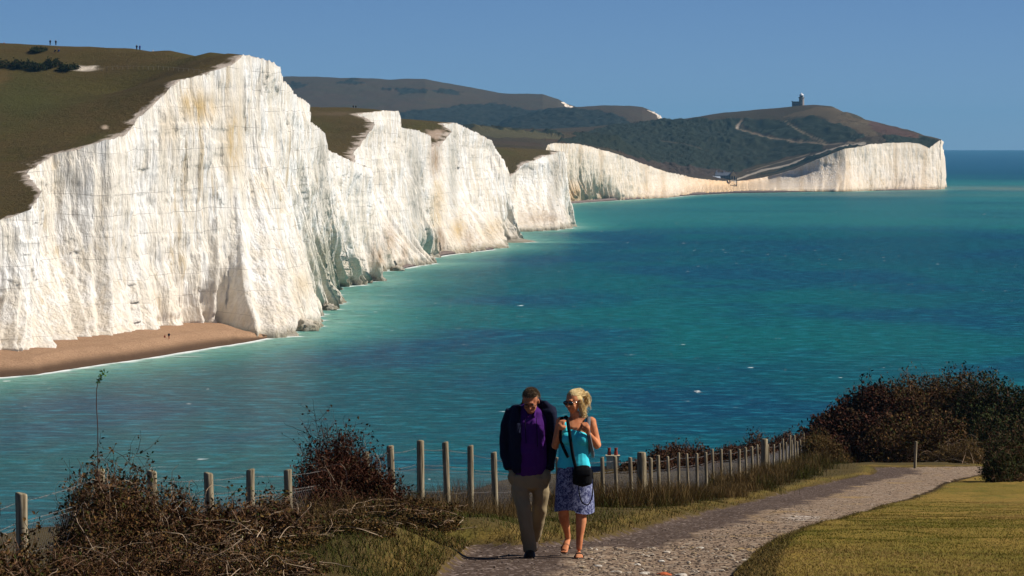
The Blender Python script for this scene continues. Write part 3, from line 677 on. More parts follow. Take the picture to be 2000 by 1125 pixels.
def ground_mat():
    t = NT('hillside_ground'); c = t.coord()
    pth = t.attr('path'); sd_ = t.attr('psign')
    # turf
    n1 = t.noise(t.coord(scale=(.35, .13, 1)), 1, 5, .6); n2 = t.noise(c, 9, 5, .7); n3 = t.noise(t.coord(scale=(1.6, .5, 1)), 1, 4)
    tur = t.mix(t.step(n1, .38, .62), (.18, .13, .024), (.27, .17, .040))
    tur = t.mix(t.math('MULTIPLY', t.step(n3, .48, .66), .6), tur, (.115, .105, .016))
    tur = t.mix(t.math('MULTIPLY', t.step(n2, .45, .7), .5), tur, (.035, .030, .009))
    rough = t.mix(t.noise(c, 2.2, 5, .7), (.045, .036, .013), (.085, .058, .024))
    tur = t.mix(t.attr('rough'), tur, rough)
    # gravel
    v = t.vor(c, 26, out='Color'); v2 = t.vor(c, 11, out='Color'); vd = t.vor(c, 26)
    sv = t.sep(v)
    gr = t.mix(sv[0], (.070, .045, .032), (.36, .255, .17))
    gr = t.mix(t.step(t.sep(v2)[1], .80, .86, 0, .8), gr, (.33, .26, .19))
    earth = t.mix(t.noise(c, 5, 5, .7), (.045, .030, .022), (.105, .072, .054))
    earth = t.mix(t.step(sv[1], .88, .9, 0, .8), earth, (.26, .20, .17))
    am = t.math('ADD', t.attr('gravel'), t.math('MULTIPLY', t.math('SUBTRACT', t.noise(t.coord(scale=(1.2, .5, 1)), 1, 4, .6), .5), 1.1))
    pc = t.mix(t.step(am, .35, .6), earth, gr)
    pc = t.mix(t.math('MULTIPLY', t.step(t.noise(t.coord(scale=(.8, .3, 1)), 1, 3), .55, .7), t.step(am, .3, .7)), pc, t.mix(sv[0], (.16, .10, .045), (.40, .27, .13)))
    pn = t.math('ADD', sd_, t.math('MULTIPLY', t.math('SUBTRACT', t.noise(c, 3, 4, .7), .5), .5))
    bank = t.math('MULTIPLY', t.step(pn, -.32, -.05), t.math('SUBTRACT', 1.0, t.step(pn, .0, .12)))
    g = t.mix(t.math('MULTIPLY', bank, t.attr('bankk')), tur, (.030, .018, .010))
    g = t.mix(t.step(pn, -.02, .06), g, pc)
    g = t.mix(t.math('MULTIPLY', t.attr('chalkp'), t.step(t.noise(t.coord(scale=(5, 2.5, 1)), 1, 5, .7), .42, .6)), g, t.mix(sv[0], (.55, .47, .40), (.8, .75, .68)))
    h = t.math('ADD', t.math('MULTIPLY', t.math('SUBTRACT', 1.0, vd), .6), t.noise(c, 14, 5, .7))
    return t.fin(g, t.bump(h, .55, .03), .95)
gd = np.concatenate([np.linspace(12, 30, 12)[:-1], np.geomspace(30, 190, 560), np.geomspace(193, 560, 60)])
gp = np.concatenate([np.linspace(-6000, -700, 24), np.arange(-680, 2701, 9), np.linspace(2720, 9000, 26)])
GPX, GDD = np.meshgrid(gp, gd, indexing='ij'); GX = (GPX - 1000) * GDD / F; GY = GDD
GZ = ground(GX, GY); dP = segdist(GX, GY, PATH + [PATH[0]]); mP = inpoly(GX, GY, PATH)
psg = np.where(mP, dP, -dP)
GPY = HZ + (H - GZ) * F / GY
xr = np.interp(GY, [a[1] for a in PR], [a[0] for a in PR]); xl = np.interp(GY, [a[1] for a in PL], [a[0] for a in PL])
gravel = sstep(.10, .62, (GX - xl) / np.maximum(xr - xl, .3)) * .9
lawnm = (GX > xr - .05)
rough = np.where(lawnm, sstep(1500, 1440, GPX) * sstep(1040, 1090, GPY) * .9, sstep(.1, .8, dP) * .55 + .35)
rough = np.clip(rough + np.where(GX < fence_x(GY) + .5, .6, 0), 0, 1)
cp = np.exp(-((GPX - 1568) / 42) ** 2 - ((GPY - 1012) / 5) ** 2) * 1.3 + .5 * fbm(GX / .25, GY / .6, o=3, s=71) - .35
cp = np.clip(cp * 1.1, 0, .55) * (GPX > 1450) * (GPX < 1660) * mP
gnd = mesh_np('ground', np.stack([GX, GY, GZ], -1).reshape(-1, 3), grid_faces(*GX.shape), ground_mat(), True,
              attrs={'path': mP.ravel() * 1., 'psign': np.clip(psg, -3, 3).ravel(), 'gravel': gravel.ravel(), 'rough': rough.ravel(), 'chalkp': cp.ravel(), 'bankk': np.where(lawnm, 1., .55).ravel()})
tag(gnd, kind='structure')

# ---------------------------------------------------------------- plant tools
rng = np.random.default_rng(7)
def tubes(C, Rd, sides=3):
    """C (n,m,3) curves, Rd (n,m) radii -> verts, quads"""
    n, m = C.shape[:2]
    T = np.gradient(C, axis=1); T /= np.linalg.norm(T, axis=2, keepdims=True) + 1e-9
    ref = np.where(np.abs(T[..., 2:3]) > .9, np.array([1., 0, 0]), np.array([0, 0, 1.]))
    A = np.cross(T, ref); A /= np.linalg.norm(A, axis=2, keepdims=True) + 1e-9; Bv = np.cross(T, A)
    a = np.arange(sides) * 2 * math.pi / sides
    V = C[:, :, None] + Rd[:, :, None, None] * (A[:, :, None] * np.cos(a)[None, None, :, None] + Bv[:, :, None] * np.sin(a)[None, None, :, None])
    i = np.arange(n)[:, None, None] * m * sides + np.arange(m - 1)[None, :, None] * sides + np.arange(sides)[None, None, :]
    j = np.arange(n)[:, None, None] * m * sides + np.arange(m - 1)[None, :, None] * sides + (np.arange(sides)[None, None, :] + 1) % sides
    Q = np.stack([i, j, j + sides, i + sides], -1).reshape(-1, 4)
    return V.reshape(-1, 3), Q
def leaves(Pn, size, rg, elong=1.7):
    n = len(Pn); a = rg.normal(size=(n, 3)); a /= np.linalg.norm(a, axis=1, keepdims=True)
    b = np.cross(a, rg.normal(size=(n, 3))); b /= np.linalg.norm(b, axis=1, keepdims=True)
    c3 = np.cross(a, b)
    s = size * rg.uniform(.5, 1.4, (n, 1))
    V = np.stack([Pn, Pn + a * s * elong * .5 + b * s * .5, Pn + a * s * elong + c3 * s * .3, Pn + a * s * elong * .5 - b * s * .5], 1)
    return V.reshape(-1, 3), np.arange(n * 4).reshape(-1, 4)
def leaf_mat(name, cols, gloss=.8):
    t = NT(name); t.b.inputs['Specular IOR Level'].default_value = .05
    g = t.n("ShaderNodeNewGeometry"); r = g.outputs['Random Per Island']
    ramp = t.n("ShaderNodeValToRGB"); ramp.color_ramp.interpolation = 'LINEAR'
    els = ramp.color_ramp.elements
    els[0].position = 0; els[0].color = (*cols[0], 1); els[1].position = 1; els[1].color = (*cols[-1], 1)
    for k, cc in enumerate(cols[1:-1]):
        e = els.new((k + 1) / (len(cols) - 1)); e.color = (*cc, 1)
    t.t.links.new(r, ramp.inputs[0])
    return t.fin(ramp.outputs[0], None, gloss)
M_twig = leaf_mat('twig', [(.05, .024, .013), (.12, .056, .030), (.18, .095, .052), (.27, .17, .105)])
M_twigred = leaf_mat('red_twig', [(.045, .016, .010), (.095, .034, .020), (.13, .055, .034)])
M_cane = leaf_mat('dry_cane', [(.15, .09, .055), (.28, .19, .12), (.48, .37, .26)])
M_leafbrown = leaf_mat('withered_leaf', [(.032, .016, .007), (.085, .040, .014), (.040, .034, .009), (.17, .085, .028), (.035, .048, .010), (.065, .030, .012)])
M_leafgreen = leaf_mat('dark_green_leaf', [(.012, .018, .005), (.030, .036, .009), (.020, .026, .007), (.050, .052, .014)])
M_leafred = leaf_mat('russet_leaf', [(.034, .012, .007), (.075, .026, .014), (.045, .024, .011), (.028, .022, .008)])
M_leafbright = leaf_mat('bright_leaf', [(.06, .13, .015), (.10, .18, .02), (.05, .09, .012)])
M_drygrass = leaf_mat('dry_grass', [(.075, .045, .016), (.17, .10, .035), (.26, .17, .07), (.11, .075, .022), (.040, .026, .012)])
M_green = leaf_mat('green_grass', [(.035, .045, .008), (.060, .066, .011), (.085, .070, .018), (.045, .052, .010), (.07, .045, .018)])
M_lawn = leaf_mat('lawn_grass', [(.14, .105, .020), (.20, .135, .032), (.25, .16, .045), (.10, .088, .016), (.18, .105, .035)])

def arcs(p0, p1, bow, rg, m=7, wig=.04):
    n = len(p0); t = np.linspace(0, 1, m)[None, :, None]
    mid = .5 * (p0 + p1) + bow
    C = (1 - t) ** 2 * p0[:, None] + 2 * t * (1 - t) * mid[:, None] + t ** 2 * p1[:, None]
    L = np.linalg.norm(p1 - p0, axis=1)[:, None, None]
    return C + rg.normal(size=(n, m, 3)) * wig * L * t
def shrub(name, label, cat, blobs, stems=300, tw=6, leaf=.03, nleaf=12000, tr=.004, mt=None, ml=None, group=None, canes=0, seed=1, inner=True, hi=1.0, twl=1., lumps=.28, wild=.14, lift=.0, up=.5, base_z=None, kind=None):
    """blobs: (x, y, rx, ry, h) stand on the hillside"""
    rg = np.random.default_rng(seed); mt = mt or M_twig; ml = ml or M_leafbrown
    bl = np.array(blobs, float); vol = bl[:, 2] * bl[:, 3] * bl[:, 4]; pr = vol / vol.sum()
    bz = np.array([base_z if base_z is not None else float(ground(b[0], b[1], False)) for b in bl])
    o0 = np.array([bl[:, 0].mean(), bl[:, 1].mean(), bz.mean()])
    def pick(n, lo=.0, hi=1.0, top=False):
        k = rg.choice(len(bl), n, p=pr); b = bl[k]
        d = rg.normal(size=(n, 3)); d[:, 2] = np.abs(d[:, 2]) * (1.0 if not top else 1.6); d /= np.linalg.norm(d, axis=1, keepdims=True)
        r = rg.uniform(lo ** 3, hi ** 3, n) ** (1 / 3.)
        lump = 1 + lumps * vn(b[:, 0] + d[:, 0] * 2.3, b[:, 1] + d[:, 1] * 2.3, d[:, 2] * 2.3, s=seed)
        r = r * lump
        return np.stack([b[:, 0] + d[:, 0] * r * b[:, 2], b[:, 1] + d[:, 1] * r * b[:, 3], bz[k] + lift + d[:, 2] * r * b[:, 4]], 1), d, k
    root = bpy.data.objects.new(name, None); COL.objects.link(root); root.location = o0
    tag(root, label, cat, group)
    V = []; Q = []; off = 0
    def add(C, Rd):
        nonlocal off
        v, q = tubes(C, Rd); V.append(v); Q.append(q + off); off += len(v)
    e, d, k = pick(stems, .5, hi, True)
    nw = int(stems * wild)
    if nw:
        ew, dw, kw_ = pick(nw, 1.0, 1.22, True); e[:nw] = ew; d[:nw] = dw; k[:nw] = kw_
    b = bl[k]; p0 = np.stack([b[:, 0] + rg.normal(size=stems) * b[:, 2] * .3, b[:, 1] + rg.normal(size=stems) * b[:, 3] * .3, bz[k] - .02], 1)
    bow = np.stack([d[:, 0] * b[:, 2] * .3, d[:, 1] * b[:, 3] * .3, up * b[:, 4] * rg.uniform(.2, 1, stems)], 1)
    C = arcs(p0, e, bow, rg, 8); Rd = np.linspace(1.6, .5, 8)[None] * tr * rg.uniform(.7, 1.5, (stems, 1)); add(C, Rd)
    # side twigs
    n2 = stems * tw; ks = rg.integers(0, stems, n2); tt = rg.integers(2, 8, n2); q0 = C[ks, tt]
    hgt = bl[k][ks, 4]
    dv = rg.normal(size=(n2, 3)) + d[ks] * .9; dv[:, 2] += .25; dv /= np.linalg.norm(dv, axis=1, keepdims=True)
    ln = twl * rg.uniform(.08, .34, n2)[:, None] * hgt[:, None]
    C2 = arcs(q0, q0 + dv * ln, rg.normal(size=(n2, 3)) * ln * .18, rg, 5); add(C2, np.linspace(.8, .35, 5)[None] * tr * np.ones((n2, 1)))
    nq_ = sum(len(q_) for q_ in Q)
    # leaves: along twigs and through the inside
    na = int(nleaf * .55); ki = rg.integers(0, n2, na); ti = rg.integers(1, 5, na); Pn = C2[ki, ti] + rg.normal(size=(na, 3)) * leaf * .6
    nb = nleaf - na; Pi, _, _ = pick(nb, .15, .93)
    nzv = vn(Pi[:, 0] * 2.2, Pi[:, 1] * 2.2, Pi[:, 2] * 2.2, s=seed + 3); Pi = Pi[nzv > -.35]
    Pn = np.concatenate([Pn, Pi]); v, q = leaves(Pn, leaf, rg)
    mesh_np('leaves', v - o0, q, ml, False, root)
    if canes:
        e, d, k = pick(canes, .9, 1.2, True); b = bl[k]
        p0 = np.stack([b[:, 0] + rg.normal(size=canes) * b[:, 2] * .6, b[:, 1] + rg.normal(size=canes) * b[:, 3] * .6, bz[k] + rg.uniform(0, .5, canes) * b[:, 4]], 1)
        bow = np.stack([rg.normal(size=canes) * .25, rg.normal(size=canes) * .25, rg.uniform(.1, .8, canes) * b[:, 4]], 1)
        Cc = arcs(p0, e, bow, rg, 12, .015); Rc = np.linspace(1.2, .4, 12)[None] * tr * rg.uniform(.5, 1.25, (canes, 1))
        add(Cc, Rc)
    tw_ = mesh_np('twigs', np.concatenate(V) - o0, np.concatenate(Q), mt, False, root)
    if canes:
        tw_.data.materials.append(M_cane); mi = np.zeros(len(tw_.data.polygons), np.int32); mi[nq_:] = 1; tw_.data.polygons.foreach_set('material_index', mi)
    if kind: root['kind'] = kind
    return root
def XY(px, d): return ((px - 1000) * d / F, d)
def bb(px, d, w_px, top_py, depth=None):
    """blob seen w_px wide with its top at top_py"""
    x, y = XY(px, d); gz = float(ground(x, y, False)); h = (H - (top_py - HZ) * d / F) - gz
    r = w_px * d / F / 2; return (x, y, r, depth or max(r, .4), max(h, .15))

shrub('bramble_bush', 'brown bramble tangle in the bottom left corner beside the nearest fence post', 'bush', [bb(-60, 30, 220, 1040), bb(40, 31, 120, 1065)], 260, 6, .022, 9000, .0035, canes=25, seed=11)
shrub('bramble_bush', 'leafy bramble heaped over the fence post with the tall single shoot above it', 'bush', [bb(170, 35.2, 130, 950), bb(215, 35, 150, 945), bb(255, 35.6, 120, 938), bb(180, 34.4, 150, 1000), bb(285, 35.2, 120, 985)], 800, 8, .019, 42000, .0032, canes=110, seed=12, wild=.14)
shrub('bramble_bush', 'low dry brown undergrowth at the bottom of the photo left of the path', 'bush', [bb(600, 38.0, 200, 1070), bb(700, 39.0, 170, 1050), bb(780, 41.5, 150, 1042), bb(850, 44.5, 110, 1030), bb(500, 37, 200, 1075)], 900, 7, .017, 20000, .003, mt=M_drygrass, canes=90, seed=17)
shrub('bramble_bush', 'low sprawling bramble with pale arching canes between the short left posts', 'bush', [bb(350, 36.2, 190, 962), bb(430, 37.5, 200, 972), bb(520, 38.5, 210, 970), bb(400, 35.2, 200, 1040), bb(300, 34.6, 160, 1040)], 700, 7, .022, 20000, .0035, canes=170, seed=13, wild=.14)
shrub('thorn_bush', 'tall dark pointed thorn bush rising above the fence left of the walking couple', 'bush', [bb(652, 45.5, 140, 842), bb(622, 45, 130, 880), bb(695, 45.6, 150, 868), bb(728, 45.2, 130, 920), bb(602, 44.6, 90, 930), bb(660, 44.6, 160, 950)], 620, 8, .022, 26000, .0034, mt=M_twigred, ml=M_leafred, canes=50, seed=14, wild=.16)
shrub('bramble_bush', 'reddish brown bramble at the foot of the tall thorn bush with dry stems', 'bush', [bb(570, 41.5, 160, 1020), bb(660, 42.2, 190, 1005), bb(740, 43.2, 170, 1000), bb(800, 45, 130, 1000), bb(620, 40.5, 200, 1065)], 700, 7, .020, 20000, .0034, canes=130, seed=15, wild=.14)
shrub('bramble_bush', 'thin brown bramble around the posts just left of the man in navy', 'bush', [bb(800, 50, 110, 975), bb(850, 51, 110, 985), bb(895, 52.5, 80, 1010), bb(835, 48, 140, 1020)], 420, 7, .020, 9000, .0034, canes=30, seed=16)
shrub('bramble_bush', 'front most bramble tangle along the bottom edge with arching pale canes', 'bush', [bb(130, 31.5, 160, 1075), bb(230, 32, 180, 1070), bb(340, 32.5, 180, 1075), bb(450, 33.5, 200, 1080), bb(560, 35, 190, 1085)], 900, 7, .015, 26000, .0028, canes=110, seed=18, wild=.14)
# the big thicket at the end of the path
shrub('hawthorn_thicket', 'dark berried hawthorn leaning out over the sea at the left of the big thicket', 'bush', [bb(1575, 189, 110, 852, 1.6), bb(1605, 190, 150, 828, 2.2), bb(1650, 192, 190, 782, 3), bb(1700, 194, 210, 738, 3), bb(1560, 188, 70, 868, 1.2)], 800, 8, .10, 60000, .010, mt=M_twigred, ml=M_leafred, canes=0, seed=21, hi=.95, twl=.42, lumps=.12, wild=0)
shrub('hawthorn_thicket', 'wide brown twiggy thicket with a flat top at the end of the path', 'bush', [bb(1745, 195, 260, 722, 3), bb(1810, 196, 300, 717, 3), bb(1880, 196, 300, 717, 3), bb(1750, 190, 190, 800, 2), bb(1840, 190, 180, 795, 2)], 1700, 9, .075, 75000, .010, mt=M_twig, ml=M_leafbrown, seed=22, hi=.95, twl=.42, lumps=.12, wild=0)
shrub('hawthorn_thicket', 'greener ivy covered thicket at the right edge of the photo behind the hedge', 'bush', [bb(1950, 194, 290, 724, 3), bb(2030, 194, 290, 738, 3), bb(1930, 186, 130, 790, 2), bb(2000, 186, 170, 790, 2), bb(2110, 190, 200, 770, 3)], 1200, 8, .085, 70000, .010, mt=M_twig, ml=M_leafgreen, seed=23, hi=.95, twl=.42, lumps=.12, wild=0)
shrub('hedge_bush', 'dense dark hedge end beside the path at the right edge', 'bush', [bb(1965, 120, 90, 862, 1.0), bb(2010, 121, 110, 852, 1.2), bb(2080, 122, 160, 850, 1.2), bb(1950, 118, 60, 885, .7)], 1100, 8, .04, 60000, .006, mt=M_twig, ml=M_leafgreen, seed=24)
shrub('bramble_bush', 'pale bare bramble heap behind the path by the lone stake', 'bush', [bb(1860, 172, 90, 868, 1), bb(1895, 172, 60, 862, 1), bb(1830, 173, 50, 885, .8)], 500, 7, .035, 4000, .009, mt=M_drygrass, ml=M_leafbrown, canes=60, seed=25)
shrub('scrub_bush', 'rounded olive brown bush at the far end of the fence', 'bush', [bb(1598, 160, 70, 852, 1.2), bb(1625, 160, 60, 868, 1.1), bb(1645, 160, 44, 888, .9)], 700, 8, .04, 20000, .007, mt=M_drygrass, ml=M_leafbrown, seed=26)
shrub('heather_bush', 'low dark bush beyond the fence with rounded top above the netting', 'bush', [bb(1290, 134, 70, 880, 1.5), bb(1325, 135, 80, 872, 1.5), bb(1365, 136, 80, 878, 1.5), bb(1235, 131, 60, 900, 1.2)], 700, 8, .05, 20000, .007, mt=M_twig, ml=M_leafred, seed=27)
shrub('heather_bush', 'dark scrub behind the far fence posts before the big thicket', 'bush', [bb(1430, 160, 90, 872, 1.6), bb(1480, 166, 90, 858, 1.6), bb(1530, 172, 80, 850, 1.6)], 700, 8, .05, 20000, .007, mt=M_twig, ml=M_leafred, seed=28)

# tall single shoot with a green tip
def shoot():
    root = bpy.data.objects.new('bramble_shoot', None); COL.objects.link(root); x, y = XY(191, 35.2); z = float(ground(x, y)); root.location = (x, y, z)
    tag(root, 'tall thin shoot with a green tip standing above the leafy bramble', 'plant')
    s = 35.2 / F
    pts = np.array([[0, 0, 0], [0, 0, (1200 - 1000) * s], [0, 0, (1200 - 916) * s], [-.012, 0, (1200 - 870) * s], [-.010, 0, (1200 - 840) * s], [.004, 0, (1200 - 824) * s], [.026, -.01, (1200 - 814) * s], [.06, -.02, (1200 - 807) * s]])
    v, q = tubes(pts[None], np.array([[.005, .0045, .004, .0038, .0034, .003, .002, .001]]), 6); mesh_np('stem', v, q, M_twigred, True, root)
    rg = np.random.default_rng(3); a = rg.integers(5, 8, 40); Pn = pts[a] + rg.normal(size=(40, 3)) * .010
    v, q = leaves(Pn, .014, rg, 2.4); mesh_np('leaves', v, q, M_leafbright, False, root)
shoot()

# ---------------------------------------------------------------- grass
def blades(name, Pn, hgt, wid, mat, rg, lean=.5, kind='stuff', seg=2):
    n = len(Pn); a = rg.uniform(0, 2 * math.pi, n); h = hgt * rg.uniform(.5, 1.3, n)
    side = np.stack([np.cos(a), np.sin(a), 0 * a], 1) * (wid * rg.uniform(.6, 1.3, n))[:, None]
    ld = rg.normal(size=(n, 3)) * lean; ld[:, 2] = 0
    m1 = Pn + ld * (h * .35)[:, None]; m1[:, 2] += h * .6
    tp = Pn + ld * h[:, None]; tp[:, 2] += h
    V = np.stack([Pn - side, Pn + side, m1 + side * .7, m1 - side * .7, tp], 1).reshape(-1, 3)
    i = np.arange(n)[:, None] * 5
    o = mesh_np(name, V, [i + np.array([[0, 1, 2, 3]]), i + np.array([[3, 2, 4]])], mat, False)
    return tag(o, kind=kind)
def scatter(n, fn, rg, xr_, yr_):
    """random plan points weighted to look even in the picture"""
    d = 1 / rg.uniform(1 / yr_[1], 1 / yr_[0], n); px = rg.uniform(xr_[0], xr_[1], n); x = (px - 1000) * d / F
    k = fn(x, d, px); return x[k], d[k]
rg = np.random.default_rng(21)
def onpath(x, y): return inpoly(x, y, PATH)
def lawnf(x, y, px):
    xx = np.interp(y, [a[1] for a in PR], [a[0] for a in PR]); return (x > xx + .02) & ~onpath(x, y)
x, y = scatter(170000, lawnf, rg, (1380, 2080), (31, 125))
pg_ = fbm(x / 1.6, y / 5, o=3, s=88) + .12 * rg.normal(size=len(x))
M_lawn2 = leaf_mat('lawn_grass_green', [(.11, .105, .013), (.155, .13, .020), (.090, .088, .013)])
M_lawn3 = leaf_mat('lawn_grass_dry', [(.25, .16, .05), (.31, .20, .07), (.19, .12, .038)])
for kq, mm in ((pg_ < -.14, M_lawn2), ((pg_ >= -.14) & (pg_ < .14), M_lawn), (pg_ >= .14, M_lawn3)):
    blades('grass', np.stack([x, y, ground(x, y) - .004], 1)[kq], .020, .0028, mm, rg, .8)
def bankf(x, y, px):
    return lawnf(x, y, px) & (segdist(x, y, PR) < .45)
x, y = scatter(60000, bankf, rg, (1380, 1960), (32, 130)); blades('grass', np.stack([x, y, ground(x, y)], 1), .042, .003, leaf_mat('bank_grass', [(.04, .026, .012), (.11, .075, .026), (.07, .06, .014), (.15, .10, .035)]), rg, 1.0)
def vergef(x, y, px):
    xl_ = np.interp(y, [a[1] for a in PL], [a[0] for a in PL]); return (x < xl_ - .0) & (x > fence_x(y) + .1) & ~onpath(x, y)
x, y = scatter(130000, vergef, rg, (420, 1720), (29, 175)); k = vn(x / .9, y / 1.8, s=5) > -.35
blades('grass', np.stack([x, y, ground(x, y)], 1)[k], .07, .0035, M_green, rg, .6)
dl = segdist(x, y, PL)
k = (dl < .5); blades('grass', np.stack([x, y, ground(x, y)], 1)[k], .05, .003, M_drygrass, rg, .9)
# dry tufts along the fence, clumped
def tuft(n, seed, yr_, xoff, hgt, name='dry_grass', mat=None, sp=.35, per=90):
    r2 = np.random.default_rng(seed); Y = 1 / r2.uniform(1 / yr_[1], 1 / yr_[0], n); Xc = fence_x(Y) + r2.uniform(*xoff, n)
    hs_ = hgt * r2.uniform(.5, 1.4, n)
    X = np.repeat(Xc, per) + r2.normal(size=n * per) * sp * .5; YY = np.repeat(Y, per) + r2.normal(size=n * per) * sp
    Pn = np.stack([X, YY, ground(X, YY) - .01], 1); h = np.repeat(hs_, per)
    n_ = len(Pn); base = Pn; ld = r2.normal(size=(n_, 3)) * .35; ld[:, 2] = 1; tip = base + ld * (h * r2.uniform(.5, 1.1, n_))[:, None]
    C = arcs(base, tip, np.stack([ld[:, 0] * .0, ld[:, 1] * 0, h * .12], 1), r2, 4, .03)
    w_ = (Y.mean() / 60 * .0022); v, q = tubes(C, np.linspace(1, .3, 4)[None] * w_ * np.ones((n_, 1)), 3)
    return tag(mesh_np(name, v, q, mat or M_drygrass, False), kind='stuff')
tuft(110, 1, (40, 62), (-.3, .9), .32)
tuft(80, 2, (66, 92), (-.5, 1.1), .42); tuft(60, 7, (66, 92), (-.5, 1.1), .34, mat=M_leafbrown); tuft(40, 9, (66, 92), (-.2, 1.3), .22, mat=M_green)
tuft(70, 3, (92, 106), (.3, 1.3), .22)
tuft(90, 4, (104, 165), (-.6, 1.3), .42, sp=.4); tuft(60, 8, (104, 165), (-.3, 1.7), .34, sp=.5, mat=M_green)
tuft(120, 5, (66, 110), (-4, -.6), .35, mat=M_leafbrown)
tuft(100, 6, (58, 130), (-5, -1.2), .25, mat=M_drygrass)

# ---------------------------------------------------------------- stones on the path
def stones(n, seed, xr_, yr_, size, mat, name='stones', cond=None):
    r2 = np.random.default_rng(seed); d = 1 / r2.uniform(1 / yr_[1], 1 / yr_[0], n); px = r2.uniform(*xr_, n); x = (px - 1000) * d / F
    k = onpath(x, d) & (segdist(x, d, PATH) > .08)
    if cond is not None: k &= cond(x, d, px)
    x, d = x[k], d[k]; n = len(x)
    ico = np.array([(0, 0, 1), (.89, 0, .45), (.28, .85, .45), (-.72, .53, .45), (-.72, -.53, .45), (.28, -.85, .45), (.72, .53, -.45), (-.28, .85, -.45), (-.89, 0, -.45), (-.28, -.85, -.45), (.72, -.53, -.45), (0, 0, -1)])
    fc_ = np.array([(0, 1, 2), (0, 2, 3), (0, 3, 4), (0, 4, 5), (0, 5, 1), (1, 6, 2), (2, 7, 3), (3, 8, 4), (4, 9, 5), (5, 10, 1), (6, 7, 2), (7, 8, 3), (8, 9, 4), (9, 10, 5), (10, 6, 1), (11, 7, 6), (11, 8, 7), (11, 9, 8), (11, 10, 9), (11, 6, 10)])
    s = size * r2.uniform(.4, 1.0, n) ** 1.5 * 1.4
    sc3 = np.stack([s * r2.uniform(.7, 1.4, n), s * r2.uniform(.7, 1.4, n), s * r2.uniform(.35, .7, n)], 1)
    V = ico[None] * sc3[:, None] * (1 + .18 * r2.normal(size=(n, 12, 1))) + np.stack([x, d, ground(x, d) + s * .12], 1)[:, None]
    Fc = fc_[None] + np.arange(n)[:, None, None] * 12
    return tag(mesh_np(name, V.reshape(-1, 3), Fc.reshape(-1, 3), mat, False), kind='stuff')
M_st1 = leaf_mat('flint', [(.06, .045, .038), (.13, .095, .075), (.20, .15, .11), (.09, .065, .05), (.28, .21, .15), (.04, .033, .03)], .8)
M_st2 = leaf_mat('chalk_stone', [(.28, .23, .18), (.40, .34, .27), (.26, .18, .09), (.50, .44, .37)], .85)
right = lambda x, y, px: x > np.interp(y, [a[1] for a in PL], [a[0] for a in PL]) * .6 + np.interp(y, [a[1] for a in PR], [a[0] for a in PR]) * .4
stones(26000, 31, (850, 1960), (38, 180), .014, M_st1, cond=right)
stones(6000, 32, (700, 1960), (38, 180), .012, M_st1)
stones(1100, 33, (850, 1960), (38, 180), .018, M_st2, cond=right)
stones(110, 34, (1130, 1480), (39, 46), .028, M_st2, cond=right)
# larger single stones
def rock(px, py, w, label, mat, seed):
    x, y, z = G(px, py); r2 = np.random.default_rng(seed); bm = bmesh.new(); bmesh.ops.create_icosphere(bm, subdivisions=3, radius=1)
    for v in bm.verts:
        p = v.co.copy(); k = 1 + .35 * float(vn(p.x * 1.4, p.y * 1.4, p.z * 1.4, s=seed)) + .1 * float(vn(p.x * 4, p.y * 4, p.z * 4, s=seed)); v.co = Vector((p.x * w * k, p.y * w * .8 * k, p.z * w * .38 * k))
    me = bpy.data.meshes.new('stone'); bm.to_mesh(me); bm.free(); me.materials.append(mat)
    o = bpy.data.objects.new('stone', me); COL.objects.link(o); o.location = (x, y, z + w * .1); tag(o, label, 'stone', 'larger stones on the path')
M_rockw = simple('pale_stone', (.50, .45, .38), .85, .3, 12); M_brick = simple('brick_red', (.42, .10, .035), .9, .3, 20)
for i, (px, py, w, lb) in enumerate([(1296, 1117, .085, 'orange red brick fragment at the bottom edge of the path'), (1259, 1116, .07, 'flat pale stone just left of the red brick fragment'), (1330, 1120, .08, 'flat pale stone just right of the red brick fragment'),
      (1168, 1103, .05, 'small pale stone below the woman\'s front foot'), (1155, 1092, .035, 'small round pale stone right of the woman\'s front foot'), (1245, 1098, .045, 'whitish stone on the gravel a pace right of the woman'), (1367, 1070, .06, 'white chalk stone alone in the middle of the gravel'), (1292, 1092, .05, 'yellowish stone on the gravel above the red brick fragment'), (1200, 1112, .05, 'grey stone at the bottom edge below the woman')]):
    rock(px, py, w * .75, lb, M_brick if i == 0 else M_rockw, 50 + i)

# ---------------------------------------------------------------- the fence
def wood_mat():
    t = NT('weathered_wood'); c = t.coord(scale=(40, 40, 2.2)); g = t.noise(c, 1, 6, .65)
    w = t.mix(t.step(g, .3, .7), (.085, .062, .035), (.36, .30, .20))
    w = t.mix(t.math('MULTIPLY', t.step(t.noise(t.coord(scale=(5, 5, 1.5)), 1, 3), .5, .7), .6), w, (.17, .15, .06))
    return t.fin(w, t.bump(g, .6, .006), .9)
M_wood = wood_mat(); M_wire = simple('wire', (.19, .17, .15), .5, .2, 3, 0, spec=.5)
def post_mesh(h, r, seed, slant=0.0):
    n, m = 14, 12; V = []
    zs = np.concatenate([np.linspace(-.25, h - .015, m - 2), [h - .004, h]]); rs = np.concatenate([np.full(m - 2, 1.0), [.92, .70]])
    for z, k in zip(zs, rs):
        for a in np.arange(n) * 2 * math.pi / n:
            q = r * k * (1 + .06 * float(vn(math.cos(a) * 1.5, math.sin(a) * 1.5, z * 2, s=seed))); V.append((q * math.cos(a), q * math.sin(a), z + (slant * q * math.cos(a) if z > h * .9 else 0)))
    V = np.array(V); i = np.arange(m - 1)[:, None] * n + np.arange(n)[None]; j = np.arange(m - 1)[:, None] * n + (np.arange(n)[None] + 1) % n
    Q = np.stack([i, j, j + n, i + n], -1).reshape(-1, 4); c = len(V); V = np.concatenate([V, [[0, 0, h + .004]]])
    T = np.array([((m - 1) * n + a, (m - 1) * n + (a + 1) % n, c) for a in range(n)])
    return V, [Q, T]
